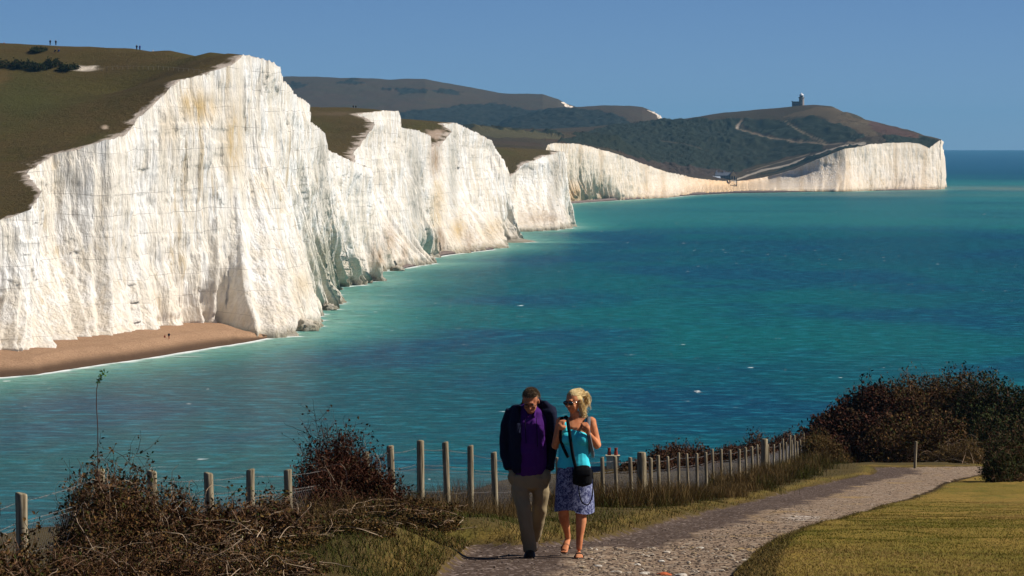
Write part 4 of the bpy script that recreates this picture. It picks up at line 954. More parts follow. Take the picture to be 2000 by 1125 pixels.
fence = bpy.data.objects.new('post_and_wire_fence', None); COL.objects.link(fence); tag(fence, 'long fence of round wooden posts, barbed wire and netting beside the path', 'fence')
fx, fy = XY(968, 58.5); fence.location = (fx, fy, float(ground(fx, fy))); FO = np.array(fence.location)
tops = []
rr2 = random.Random(4)
widths = {45: 27, 195: 22, 301: 21, 411: 20, 489: 18.5, 565: 18, 690: 16, 717: 15.5, 768: 15.5, 822: 16, 875: 14.5, 920: 13.5, 968: 13.5}
for i, (px, d, ty) in enumerate(FP):
    x, y = XY(px, d); gz = float(ground(x, y)); top = H - (ty - HZ) * d / F; wpx = widths.get(px, 8.5 if px < 1300 else (6.2 if px < 1480 else 4.4))
    r = wpx * d / F / 2 * .9
    V, Fl = post_mesh(top - gz, r, i, rr2.uniform(-.3, .3)); o = mesh_np('post', V, Fl, M_wood, True, fence); o.location = (x - FO[0], y - FO[1], gz - FO[2])
    o.rotation_euler = (rr2.uniform(-.02, .02), rr2.uniform(-.05, -.005) if 700 < px < 1400 else rr2.uniform(-.04, .01), 0)
    tops.append((x, y, gz, top))
for px, d, ty, w in [(1253, 81.5, 883, 17), (1493, 127, 857, 13)]:
    x, y = XY(px, d); gz = float(ground(x, y)); top = H - (ty - HZ) * d / F
    V, Fl = post_mesh(top - gz, w * d / F / 2, 90 + w, 0); o = mesh_np('straining_post', V, Fl, M_wood, True, fence); o.location = (x - FO[0], y - FO[1], gz - FO[2])
tops = np.array(tops)
def strand(frac_drop, rad, barb, seed):
    C = []; 
    for a, b in zip(tops[:-1], tops[1:]):
        t = np.linspace(0, 1, 9)[:-1]; p = a[None] * (1 - t)[:, None] + b[None] * t[:, None]
        z = p[:, 3] - frac_drop * (p[:, 3] - p[:, 2]) - (.02) * 4 * t * (1 - t) * (.6 + .4 * math.sin(seed + a[1]))
        C.append(np.stack([p[:, 0] - .06, p[:, 1], z], 1))
    C = np.concatenate(C)[None]; v, q = tubes(C, np.full(C.shape[:2], rad), 4); V = [v]; Q = [q]; off = len(v)
    if barb:
        L = np.concatenate([[0], np.cumsum(np.linalg.norm(np.diff(C[0], axis=0), axis=1))]); s = np.arange(.05, L[-1], .13)
        P_ = np.stack([np.interp(s, L, C[0][:, k]) for k in range(3)], 1); r2 = np.random.default_rng(seed)
        for _ in range(2):
            dv = r2.normal(size=(len(s), 3)); dv /= np.linalg.norm(dv, axis=1, keepdims=True); v, q = tubes(np.stack([P_ - dv * .016, P_ + dv * .016], 1), np.full((len(s), 2), .0016), 3); V.append(v); Q.append(q + off); off += len(v)
    mesh_np('barbed_wire' if barb else 'plain_wire', np.concatenate(V) - FO, np.concatenate(Q), M_wire, False, fence)
strand(.10, .0019, True, 1); strand(.30, .0019, True, 2); strand(.345, .0016, False, 3); strand(.62, .0018, False, 4); strand(.9, .0018, False, 5)
L = np.concatenate([[0], np.cumsum(np.linalg.norm(np.diff(tops[:, :2], axis=0), axis=1))])
def at_s(s, f):
    p = np.stack([np.interp(s, L, tops[:, k]) for k in range(4)], -1); return np.stack([p[..., 0] - .05, p[..., 1], p[..., 2] + (p[..., 3] - p[..., 2]) * f], -1)
s = np.arange(-.7, L[-1], .075); f = np.linspace(.02, .655, 8)
C1 = at_s(s[:, None] + (f - .02)[None] * .9, f[None] + 0 * s[:, None]); C2_ = at_s(s[:, None] + .57 - (f - .02)[None] * .9, f[None] + 0 * s[:, None])
v, q = tubes(np.concatenate([C1, C2_]), np.full((2 * len(s), 8), .0009), 3); mesh_np('netting', v - FO, q, simple('netting_wire', (.085, .08, .085), .6, .2, 3, 0), False, fence)
# lone stake at the end of the path
x, y, z = G(1787, 914); V, Fl = post_mesh((914 - 860) * y / F, 5.5 * y / F / 2, 77, 0)
o = mesh_np('wooden_stake', V, Fl, M_wood, True); o.location = (x, y, z); o.rotation_euler = (0, .04, 0); tag(o, 'lone thin wooden stake standing at the far end of the path', 'stake')
# ================================================================ PEOPLE AND THINGS THEY CARRY
def ell_mesh(c, r, rot=None, n=16, m=10):
    u = np.linspace(0, 2 * math.pi, n, endpoint=False); v = np.linspace(0, math.pi, m)
    V = [(0, 0, 1)] + [(math.sin(b) * math.cos(a), math.sin(b) * math.sin(a), math.cos(b)) for b in v[1:-1] for a in u] + [(0, 0, -1)]
    V = np.array(V) * np.array(r)
    if rot is not None:
        M = np.array(Matrix.Rotation(rot[2], 3, 'Z') @ Matrix.Rotation(rot[1], 3, 'Y') @ Matrix.Rotation(rot[0], 3, 'X')); V = V @ M.T
    V = V + np.array(c); Fq = []; Ft = []
    for i in range(n): Ft.append((0, 1 + i, 1 + (i + 1) % n)); 
    k = m - 2
    for j in range(k - 1):
        for i in range(n): Fq.append((1 + j * n + i, 1 + (j + 1) * n + i, 1 + (j + 1) * n + (i + 1) % n, 1 + j * n + (i + 1) % n))
    L_ = len(V) - 1
    for i in range(n): Ft.append((1 + (k - 1) * n + i, L_, 1 + (k - 1) * n + (i + 1) % n))
    return V, Fq, Ft
def loft(pts, n=14):
    """pts: list of (x,y,z, rx, ry) rings along a chain; rings lie across the chain direction, closed ends"""
    p = np.array([q[:3] for q in pts], float); T = np.gradient(p, axis=0); T /= np.linalg.norm(T, axis=1, keepdims=True) + 1e-9
    a = np.arange(n) * 2 * math.pi / n; V = []
    for k, q in enumerate(pts):
        t = T[k]; X = np.array([1., 0, 0]) - t * t[0]
        if np.linalg.norm(X) < .3: X = np.array([0, 1., 0]) - t * t[1]
        X /= np.linalg.norm(X); Y = np.cross(t, X)
        V.append(p[k] + np.outer(np.cos(a), X) * q[3] + np.outer(np.sin(a), Y) * q[4])
    V = np.concatenate(V); m = len(pts); Fq = [(k * n + i, k * n + (i + 1) % n, (k + 1) * n + (i + 1) % n, (k + 1) * n + i) for k in range(m - 1) for i in range(n)]
    V = np.concatenate([V, p[:1] - T[:1] * min(pts[0][3], pts[0][4]) * .5, p[-1:] + T[-1:] * min(pts[-1][3], pts[-1][4]) * .5])
    b, e = m * n, m * n + 1
    Ft = [(b, (i + 1) % n, i) for i in range(n)] + [(e, (m - 1) * n + i, (m - 1) * n + (i + 1) % n) for i in range(n)]
    return V, Fq, Ft
def organic(name, prims, mat, parent, voxel=.010, smooth=4, fold=0.0, foldsc=9, seed=0, cut=None):
    """join closed lofts and ellipsoids into one continuous surface"""
    me = bpy.data.meshes.new(name); V = []; Fs = []; off = 0
    for v, fq, ft in prims:
        V += [tuple(q) for q in v]; Fs += [tuple(i + off for i in f) for f in fq] + [tuple(i + off for i in f) for f in ft]; off = len(V)
    me.from_pydata(V, [], Fs); bm = bmesh.new(); bm.from_mesh(me); bmesh.ops.recalc_face_normals(bm, faces=bm.faces); bm.to_mesh(me); bm.free()
    t = bpy.data.objects.new(name + '_tmp', me); COL.objects.link(t)
    r = t.modifiers.new('r', 'REMESH'); r.mode = 'VOXEL'; r.voxel_size = voxel; r.use_smooth_shade = True
    if smooth:
        s = t.modifiers.new('s', 'SMOOTH'); s.factor = .5; s.iterations = smooth
    dg = bpy.context.evaluated_depsgraph_get(); dg.update(); ev = t.evaluated_get(dg); m2 = bpy.data.meshes.new_from_object(ev); m2.name = name
    bpy.data.objects.remove(t); bpy.data.meshes.remove(me)
    if fold:
        n = len(m2.vertices); co = np.zeros(n * 3); no = np.zeros(n * 3); m2.vertices.foreach_get('co', co); m2.vertex_normals.foreach_get('vector', no); co = co.reshape(-1, 3); no = no.reshape(-1, 3)
        d = fbm(co[:, 0] * foldsc, co[:, 1] * foldsc, co[:, 2] * foldsc * .6, o=3, s=seed) ; d = d + .5 * (1 - 2 * np.abs(vn(co[:, 0] * foldsc * .8 + co[:, 2] * 5, co[:, 1] * 4, co[:, 2] * foldsc, s=seed + 4)))
        co = co + no * (d * fold)[:, None]; m2.vertices.foreach_set('co', co.ravel())
    m2.materials.clear(); m2.materials.append(mat)
    m2.polygons.foreach_set('use_smooth', np.ones(len(m2.polygons), bool)); m2.update()
    o = bpy.data.objects.new(name, m2); COL.objects.link(o); o.parent = parent; return o
def tube_obj(name, pts, r, mat, parent, flat=None, n=6):
    """strap or cord: flat=(half width, half thickness)"""
    p = np.array(pts, float); k = np.linspace(0, len(p) - 1, len(p) * 4); q = np.stack([np.interp(k, np.arange(len(p)), p[:, i]) for i in range(3)], 1)
    for _ in range(3): q[1:-1] = (q[:-2] + q[1:-1] * 2 + q[2:]) / 4
    a, b = flat or (r, r); T = np.gradient(q, axis=0); T /= np.linalg.norm(T, axis=1, keepdims=True)
    up = np.array([0, -1., 0]); V = []
    for c, t in zip(q, T):
        B_ = np.cross(t, up); B_ /= np.linalg.norm(B_) + 1e-9; N_ = np.cross(B_, t)
        for s in np.arange(n) * 2 * math.pi / n: V.append(c + B_ * a * math.cos(s) + N_ * b * math.sin(s))
    m = len(q); Q = [(k * n + i, k * n + (i + 1) % n, (k + 1) * n + (i + 1) % n, (k + 1) * n + i) for k in range(m - 1) for i in range(n)]
    return mesh_np(name, np.array(V), np.array(Q), mat, True, parent)
def E(*a, **k): return ell_mesh(*a, **k)
def skin(name, c1, c2):
    t = NT(name); c = t.coord(); g = t.mix(t.step(t.noise(c, 14, 4), .35, .65), c1, c2)
    t.b.inputs['Subsurface Weight'].default_value = .08; t.b.inputs['Subsurface Radius'].default_value = (.01, .004, .002); t.b.inputs['Subsurface Scale'].default_value = .5
    return t.fin(g, t.bump(t.noise(c, 60, 3), .15, .003), .55)
M_skinm = skin('man_skin', (.33, .125, .065), (.42, .17, .09)); M_skinw = skin('woman_skin', (.48, .17, .075), (.60, .25, .12))
def cloth(name, col, var=.15, weave=.25, rough=.85):
    t = NT(name); c = t.coord(); g = t.mix(t.noise(c, 6, 5), tuple(v * (1 - var) for v in col), tuple(min(1, v * (1 + var)) for v in col))
    return t.fin(g, t.bump(t.noise(c, 180, 3), weave, .002), rough)
M_navy = cloth('navy_cloth', (.010, .012, .028)); M_purple = cloth('purple_cloth', (.060, .013, .125)); M_beige = cloth('beige_cloth', (.26, .20, .115)); M_turq = cloth('turquoise_cloth', (.05, .56, .66)); M_black = cloth('black_fabric', (.008, .008, .009))
M_shoe = cloth('shoe_leather', (.045, .028, .018), .3, .1, .5); M_greyhair = leaf_mat('grey_hair', [(.08, .05, .03), (.20, .145, .095), (.34, .26, .18)]); M_blond = leaf_mat('blonde_hair', [(.45, .30, .12), (.70, .52, .24), (.85, .70, .42)])
M_strapgrey = cloth('grey_webbing', (.12, .13, .14)); M_lens = simple('dark_lens', (.01, .01, .012), .12, .1, 4, 0, spec=.6); M_sandal = cloth('sandal', (.06, .045, .035), .2, .1, .5)
def skirt_mat():
    t = NT('patterned_skirt'); c = t.coord(); v = t.vor(t.coord(scale=(26, 26, 26)), 1, 'DISTANCE_TO_EDGE'); n = t.noise(c, 30, 5, .7, 1.2)
    m = t.step(n, .50, .54); m2 = t.step(t.noise(c, 55, 4, .6, 2.0), .5, .56)
    g = t.mix(t.math('MAXIMUM', t.math('MULTIPLY', m, .9), t.math('MULTIPLY', m2, .55)), (.018, .022, .085), (.30, .32, .46)); g = t.mix(t.step(v, .0, .10, .45, 0.), g, (.02, .025, .10))
    return t.fin(g, t.bump(t.noise(c, 160, 2), .2, .002), .85)
M_skirt = skirt_mat()

def hair_strands(name, roots, tips, bow, mat, parent, rad=.0016, seed=0, m=6):
    r2 = np.random.default_rng(seed); C = arcs(roots, tips, bow, r2, m, .05); v, q = tubes(C, np.linspace(1, .5, m)[None] * rad * np.ones((len(C), 1)), 3)
    return mesh_np(name, v, q, mat, False, parent)
def hand(prims, w, d, palm_n, side, curl=1.2, s=1.0):
    """palm from wrist w along unit d; palm_n = palm normal; side = direction of the thumb"""
    w = np.array(w, float); d = np.array(d, float); d /= np.linalg.norm(d); pn = np.array(palm_n, float); pn -= d * pn.dot(d); pn /= np.linalg.norm(pn); sd_ = np.cross(d, pn); sd_ *= np.sign(sd_.dot(np.array(side, float))) or 1
    prims.append(loft([(*(w), .024 * s, .019 * s), (*(w + d * .03 * s), .033 * s, .017 * s), (*(w + d * .065 * s), .040 * s, .016 * s), (*(w + d * .09 * s), .040 * s, .014 * s)]))
    prims.append(E(w + d * .06 * s, (.036 * s, .036 * s, .030 * s)))
    for k, (o_, L_) in enumerate([(.030, .072), (.010, .080), (-.010, .074), (-.029, .058)]):
        b = w + d * .088 * s + sd_ * o_ * s; pts = [(*b, .0095 * s, .0095 * s)]; dr = d.copy(); p = b.copy()
        for j in range(3):
            ang_ = curl * (.55 + .25 * j); c_, s_ = math.cos(ang_), math.sin(ang_); dr = dr * c_ + pn * s_; dr /= np.linalg.norm(dr); p = p + dr * L_ * s * (.42, .33, .25)[j]; pts.append((*p, (.009, .0085, .007)[j] * s, (.009, .0085, .007)[j] * s))
        prims.append(loft(pts, 8))
    b = w + d * .03 * s + sd_ * .028 * s; p1 = b + (sd_ * .6 + d * .6 + pn * .3) * .035 * s; p2 = p1 + (d * .7 + pn * .7) * .03 * s; prims.append(loft([(*b, .013 * s, .013 * s), (*p1, .011 * s, .011 * s), (*p2, .009 * s, .009 * s)], 8))

def head_prims(c, tilt, turn, s=1.0, jaw=1.0):
    """head centred on c; tilt nods the face down, turn rotates it about z (radians). Face looks to -y"""
    M = np.array(Matrix.Rotation(turn, 3, 'Z') @ Matrix.Rotation(tilt, 3, 'X')); c = np.array(c, float)
    def q(x, y, z): return tuple(c + M @ np.array([x, y, z]) * s)
    P_ = []
    def el(x, y, z, rx, ry, rz, n=16): 
        v, a, b = ell_mesh((0, 0, 0), (rx, ry, rz), None, n, 11); P_.append(((v + np.array([x, y, z])) @ M.T * s + c, a, b))
    el(0, .012, .035, .076, .095, .082); el(0, -.020, -.03, .062, .072, .085); el(0, -.045, -.082, .036 * jaw, .036, .030)
    el(0, -.088, .022, .048, .014, .012)      # brow
    el(0, -.092, -.022, .011, .020, .030); el(0, -.104, -.036, .015, .014, .011)   # nose
    el(-.040, -.070, -.030, .022, .018, .020); el(.040, -.070, -.030, .022, .018, .020)  # cheeks
    el(0, -.088, -.066, .024, .012, .006, 12); el(0, -.085, -.076, .021, .012, .006, 12)   # lips
    el(-.079, .012, -.012, .008, .018, .030, 10); el(.079, .012, -.012, .008, .018, .030, 10)  # ears
    return P_, q, M
def eyes(q, parent, s=1.0, z=.0):
    for sx in (-.031, .031):
        v, a, b = ell_mesh(q(sx, -.080, .002), (.011 * s,) * 3, None, 10, 8); o = mesh_np('eye', v, [np.array(a), np.array(b)], M_eye, True, parent)
M_eye = simple('eye', (.10, .07, .05), .3, .1, 5, 0)
def person(px, py, d, label, group=None):
    x, y = XY(px, d); z = float(ground(x, y)) if d < 300 else 0; r = bpy.data.objects.new('person', None); COL.objects.link(r); r.location = (x, y, z); tag(r, label, 'person', group); return r

# ---------------------------------------------------------------- man
K = .36 * 41.8 / F      # metres per pixel of the working enlargement
def mx(cx): return (cx - 365) * K
def mz(cy): return (1024 - cy) * K
man = person(1000 + (365 * .36 - 100), 1088, 41.8, 'man looking down, in navy jacket over purple shirt and beige trousers, hands in pockets')
hc = (mx(378), -.10, mz(175)); hp, hq, hM = head_prims(hc, .42, -.12, 1.07)
body = list(hp)
body.append(loft([(mx(372), .02, 1.38, .075, .07), (mx(374), -.015, 1.46, .062, .064), (mx(377), -.05, 1.54, .060, .066)]))
body.append(loft([(mx(368), .0, .86, .165, .115), (mx(368), .0, 1.0, .17, .125), (mx(368), -.01, 1.15, .17, .12), (mx(368), .0, 1.3, .18, .11), (mx(370), .02, 1.40, .13, .08)], 18))
def limb(pts): return loft([tuple(p) for p in pts])
for (sx, ex, ez, wx, wz) in ((mx(262), mx(228), mz(405), mx(268), mz(535)), (mx(478), mx(508), mz(400), mx(480), mz(545))):
    body.append(limb([(sx, .02, 1.38, .045, .045), (ex, .06, ez, .034, .034), (wx, -.02, wz, .030, .026)]))
    hand(body, (wx, -.03, wz), (.55 * (1 if wx < 0 else -1), .05, -1), (1 if wx < 0 else -1, .0, 0), (0, -1, 0), .35, 1.0)
body.append(limb([(mx(318), 0, mz(600), .085, .09), (mx(340), -.10, mz(760), .058, .06), (mx(366), -.14, mz(880), .05, .052), (mx(372), -.12, mz(985), .038, .042)]))
body.append(limb([(mx(430), 0, mz(600), .085, .09), (mx(428), .05, mz(760), .058, .06), (mx(405), .22, mz(880), .05, .052), (mx(396), .36, mz(960), .036, .04)]))
organic('body', body, M_skinm, man, .009, 3)
eyes(hq, man, 1.07)
# glasses
gl = []
for sx in (-.033, .033):
    a = np.linspace(0, 2 * math.pi, 16); tube_obj('spectacle_rim', [hq(sx + .026 * math.cos(t_), -.104, .0 + .018 * math.sin(t_)) for t_ in a], .0022, M_black, man)
tube_obj('spectacle_bridge', [hq(-.01, -.110, .004), hq(0, -.114, .006), hq(.01, -.110, .004)], .002, M_black, man)
for sx in (-1, 1): tube_obj('spectacle_arm', [hq(sx * .060, -.102, .004), hq(sx * .078, -.05, .004), hq(sx * .080, .02, .002)], .0022, M_black, man)
# hair
r2 = np.random.default_rng(5); n = 2600; dv = r2.normal(size=(n, 3)); dv[:, 2] = np.abs(dv[:, 2]) * 1.1 - .1; dv[:, 1] = dv[:, 1] + .28; dv /= np.linalg.norm(dv, axis=1, keepdims=True)
k = (dv[:, 2] > .42) | ((dv[:, 1] > .05) & (dv[:, 2] > -.35)); dv = dv[k]; n = len(dv)
rt = np.array([hq(*(np.array([.076, .095, .082]) * d_ * 1.0 + np.array([0, .012, .035]))) for d_ in dv]); tp = np.array([hq(*(np.array([.076, .095, .082]) * (d_ * 1.20 + np.array([.10, -.12, .05])) + np.array([0, .012, .035]))) for d_ in dv])
hairm = organic('hair', [((np.array(ell_mesh((0, .018, .042), (.079, .097, .083), None, 20, 12)[0]) @ hM.T * 1.07 + np.array(hc)),) + ell_mesh((0, 0, 0), (1, 1, 1), None, 20, 12)[1:]], M_greyhair, man, .010, 1)
# keep the cap off the face
bm = bmesh.new(); bm.from_mesh(hairm.data); iM = np.linalg.inv(hM)
kill = [v for v in bm.verts if (lambda l: (l[1] < -.02 and l[2] < .062) or l[2] < -.01 and l[1] < .03 or l[2] < -.05)(iM @ (np.array(v.co) - np.array(hc)) / 1.07)]
bmesh.ops.delete(bm, geom=kill, context='VERTS'); bm.to_mesh(hairm.data); bm.free()
hair_strands('hair_strands', rt, tp, r2.normal(size=(n, 3)) * .006, M_greyhair, hairm, .0015, 6)
# shirt
sh = [loft([(mx(372), .0, mz(572), .178, .128), (mx(370), -.01, mz(520), .185, .142), (mx(370), -.02, mz(450), .185, .148), (mx(368), -.015, mz(370), .185, .138), (mx(366), .0, mz(290), .190, .125), (mx(368), .02, mz(235), .165, .105), (mx(372), .01, mz(205), .085, .080)], 20)]
organic('polo_shirt', sh, M_purple, man, .009, 3, .012, 9, 3)
col = [loft([(hc[0] - .055, -.055, mz(225), .012, .03), (hc[0] - .03, -.115, mz(262), .012, .03)], 8), loft([(hc[0] + .055, -.055, mz(222), .012, .03), (hc[0] + .035, -.112, mz(262), .012, .03)], 8), loft([(hc[0] - .06, .0, mz(222), .02, .03), (hc[0], .06, mz(212), .02, .03), (hc[0] + .06, .0, mz(218), .02, .03)], 8)]
organic('collar', col, M_purple, man, .006, 2)
# jacket: back, sides and sleeves, open in front
jk = [E((mx(306), .03, mz(226)), (.080, .075, .055)), loft([(mx(318), .03, mz(560), .115, .135), (mx(312), .02, mz(470), .105, .142), (mx(310), .01, mz(380), .098, .140), (mx(304), .02, mz(290), .095, .120), (mx(300), .03, mz(225), .075, .09)], 18),
      loft([(mx(312), .012, mz(560), .072, .150), (mx(310), .0, mz(470), .078, .168), (mx(306), -.005, mz(380), .078, .164), (mx(300), .0, mz(290), .074, .143), (mx(305), .01, mz(215), .05, .10)], 14),
      loft([(mx(380), .12, mz(560), .17, .06), (mx(378), .12, mz(400), .18, .07), (mx(375), .10, mz(260), .18, .075), (mx(378), .085, mz(205), .12, .06)], 18),
      limb([(mx(281), .03, mz(236), .076, .078), (mx(248), .06, mz(320), .064, .072), (mx(238), .06, mz(410), .056, .068), (mx(240), .02, mz(480), .058, .064), (mx(262), -.02, mz(545), .048, .052)]),
      limb([(mx(468), .04, mz(222), .085, .085), (mx(488), .06, mz(320), .070, .075), (mx(496), .06, mz(400), .062, .070), (mx(490), .02, mz(470), .055, .062), (mx(480), -.02, mz(545), .046, .050)]),
      loft([(mx(425), .07, mz(196), .03, .05), (mx(452), .06, mz(200), .045, .07), (mx(482), .04, mz(228), .055, .08), (mx(500), .02, mz(275), .045, .085), (mx(503), .0, mz(350), .032, .07)], 12),
      loft([(mx(340), .09, mz(205), .04, .05), (mx(380), .11, mz(190), .04, .05), (mx(430), .09, mz(185), .04, .05)], 12)]
organic('jacket', jk, M_navy, man, .009, 3, .016, 7, 8)
for cx_, z1_ in ((350, 400), (412, 420)): tube_obj('drawstring', [(mx(cx_ - 3), -.125, mz(265)), (mx(cx_), -.165, mz(320)), (mx(cx_ + 4), -.178, mz(z1_))], .0035, M_black, man)
tr = [E((mx(282), -.03, mz(590)), (.055, .07, .09)), E((mx(458), -.03, mz(592)), (.055, .07, .09)), loft([(mx(370), .0, mz(540), .165, .118), (mx(372), .0, mz(600), .180, .128), (mx(373), .0, mz(645), .165, .118)], 18),
      limb([(mx(318), -.01, mz(590), .105, .108), (mx(325), -.05, mz(680), .088, .092), (mx(342), -.10, mz(760), .074, .078), (mx(356), -.13, mz(860), .070, .076), (mx(373), -.125, mz(950), .066, .074), (mx(376), -.12, mz(985), .068, .08)]),
      limb([(mx(430), .0, mz(590), .102, .108), (mx(432), .02, mz(680), .084, .090), (mx(430), .06, mz(760), .070, .076), (mx(415), .17, mz(850), .066, .07), (mx(398), .32, mz(940), .062, .068)])]
organic('trousers', tr, M_beige, man, .009, 3, .015, 8, 12)
def shoe(name, heel, toe, mat, parent, w=.048, h=.05, pitch=0):
    hx, hy, hz_ = heel; tx, ty, tz = toe; H_ = np.array(heel, float); T_ = np.array(toe, float); D_ = T_ - H_
    pts = [H_ + D_ * t for t in (0, .3, .6, .85, 1)]
    pr = [loft([(pts[0][0], pts[0][1], pts[0][2] + .045, w * .72, .045), (pts[1][0], pts[1][1], pts[1][2] + .05, w * .8, .05), (pts[2][0], pts[2][1], pts[2][2] + .038, w, .038), (pts[3][0], pts[3][1], pts[3][2] + .030, w * .95, .03), (pts[4][0], pts[4][1], pts[4][2] + .024, w * .6, .02)], 14),
          loft([(pts[0][0], pts[0][1], pts[0][2] + .07, w * .7, .04), (pts[1][0], pts[1][1], pts[1][2] + .075, w * .7, .035)], 12)]
    return organic(name, pr, mat, parent, .007, 2)
shoe('shoe', (mx(380), -.08, .0), (mx(368), -.36, .0), M_shoe, man, .062)
shoe('shoe', (mx(398), .40, .13), (mx(400), .20, .02), M_shoe, man)

# ---------------------------------------------------------------- woman
def wx(cx): return (cx - 620) * K
def wz(cy): return (1032 - cy) * K
wom = person(1000 + (620 * .36 - 100), 1090, 41.6, 'blonde woman in sunglasses, turquoise top and patterned skirt walking beside the man')
hc = (wx(612), -.01, wz(196)); hp, hq, hM = head_prims(hc, .08, -.62, .98, .85)
b_ = list(hp)
b_.append(loft([(wx(622), .03, wz(320), .075, .065), (wx(620), .02, wz(285), .052, .052), (wx(617), .01, wz(250), .048, .052)]))
b_.append(loft([(wx(612), .01, wz(560), .165, .115), (wx(612), .0, wz(480), .145, .105), (wx(614), .0, wz(400), .150, .11), (wx(618), .01, wz(340), .160, .105), (wx(622), .03, wz(300), .14, .07), (wx(620), .025, wz(283), .09, .055)], 18))
b_ += [E((wx(580), -.085, wz(395)), (.062, .055, .062)), E((wx(652), -.085, wz(395)), (.062, .055, .062))]
S1, E1, W1 = (wx(545), .03, wz(305)), (wx(512), .02, wz(440)), (wx(538), -.13, wz(352)); S2, E2, W2 = (wx(706), .03, wz(305)), (wx(742), .0, wz(438)), (wx(690), -.13, wz(362))
for S_, E_, W_ in ((S1, E1, W1), (S2, E2, W2)):
    S_ = np.array(S_); E_ = np.array(E_); W_ = np.array(W_)
    b_.append(loft([(*S_, .052, .052), (*(S_ * .6 + E_ * .4), .047, .047), (*E_, .040, .040)])); b_.append(loft([(*E_, .041, .041), (*(E_ * .6 + W_ * .4), .038, .038), (*W_, .024, .022)])); b_.append(E(S_, (.055, .052, .05)))
hand(b_, W1, (.12, -.15, 1), (.5, .8, 0), (1, 0, 0), 1.25, .92); hand(b_, W2, (-.3, -.1, 1), (-.4, .9, 0), (-1, 0, 0), 1.25, .92)
b_.append(limb([(wx(575), .02, wz(640), .085, .09), (wx(556), .02, wz(770), .056, .06), (wx(562), .08, wz(835), .055, .058), (wx(576), .18, wz(900), .036, .038), (wx(584), .25, wz(945), .027, .031)]))
b_.append(limb([(wx(655), .0, wz(640), .085, .09), (wx(652), -.06, wz(780), .057, .06), (wx(652), -.07, wz(840), .056, .058), (wx(644), -.09, wz(920), .038, .042), (wx(640), -.10, wz(990), .029, .034)]))
# feet with toes
b_.append(loft([(wx(638), -.07, .035, .030, .03), (wx(638), -.16, .035, .036, .024), (wx(640), -.24, .026, .042, .016), (wx(641), -.27, .020, .040, .011)], 12))
for t_ in range(5): b_.append(E((wx(640) + (t_ - 2) * .016, -.285 + abs(t_ - 1.3) * .007, .018), (.009, .018, .009), n=8, m=6))
b_.append(loft([(wx(584), .27, wz(950), .028, .028), (wx(574), .20, wz(975), .034, .028), (wx(562), .13, wz(1008), .04, .02)], 12))
for t_ in range(5): b_.append(E((wx(560) + (t_ - 2) * .015, .10 + abs(t_ - 3) * .006, wz(1014)), (.009, .017, .009), n=8, m=6))
organic('body', b_, M_skinw, wom, .0075, 3)
eyes(hq, wom, .98)
for sx in (-.034, .034):
    v, a, b = ell_mesh((0, 0, 0), (.031, .008, .022), None, 16, 9); v = np.array([hq(*(q_ + np.array([sx, -.100, -.002]))) for q_ in v]); mesh_np('sunglass_lens', v, [np.array(a), np.array(b)], M_lens, True, wom)
tube_obj('sunglass_bridge', [hq(-.012, -.107, .010), hq(.012, -.107, .010)], .004, M_lens, wom)
for sx in (-1, 1): tube_obj('sunglass_arm', [hq(sx * .062, -.098, .006), hq(sx * .077, -.05, .006), hq(sx * .080, .01, .004)], .004, M_lens, wom)
# hair: cap, swept back strands, ponytail
cap = ell_mesh((0, .022, .040), (.079, .100, .085), None, 20, 12); hairw = organic('hair', [((cap[0] @ hM.T) * .98 + np.array(hc), cap[1], cap[2])], M_blond, wom, .010, 1)
bm = bmesh.new(); bm.from_mesh(hairw.data); iM = np.linalg.inv(hM)
kill = [v for v in bm.verts if (lambda l: (l[1] < -.03 and l[2] < .070) or l[2] < -.005 and l[1] < .02 or l[2] < -.06)(iM @ (np.array(v.co) - np.array(hc)) / .98)]
bmesh.ops.delete(bm, geom=kill, context='VERTS'); bm.to_mesh(hairw.data); bm.free()
r2 = np.random.default_rng(9); n = 1800; dv = r2.normal(size=(n, 3)); dv[:, 2] = np.abs(dv[:, 2]); dv /= np.linalg.norm(dv, axis=1, keepdims=True); dv = dv[(dv[:, 2] > .35) | (dv[:, 1] > .2)]; n = len(dv)
rt = np.array([hq(*(np.array([.080, .101, .086]) * d_ + np.array([0, .022, .040]))) for d_ in dv]); knot = np.array([wx(668), .07, wz(160)])
tp = rt + (knot - rt) * .75 + r2.normal(size=(n, 3)) * .012; bow = (rt - np.array(hc)) * .35 + 0 * rt
hair_strands('swept_strands', rt, tp, bow, M_blond, hairw, .0018, 10)
n = 380; rt = knot + r2.normal(size=(n, 3)) * .014; tp = np.stack([wx(685) + r2.normal(size=n) * .016, .10 + r2.normal(size=n) * .02, wz(200) + r2.normal(size=n) * .035], 1)
hair_strands('ponytail', rt, tp, np.stack([np.full(n, .035), np.full(n, .01), np.full(n, .03)], 1) + r2.normal(size=(n, 3)) * .009, M_blond, hairw, .0022, 11)
n = 500; rt = np.array([hq(.070, .02, -.01)]) + r2.normal(size=(n, 3)) * .016; tp = np.stack([wx(668) + r2.normal(size=n) * .016, .03 + r2.normal(size=n) * .02, wz(268) + r2.normal(size=n) * .03], 1)
hair_strands('loose_strands', rt, tp, r2.normal(size=(n, 3)) * .010, M_blond, hairw, .002, 12)
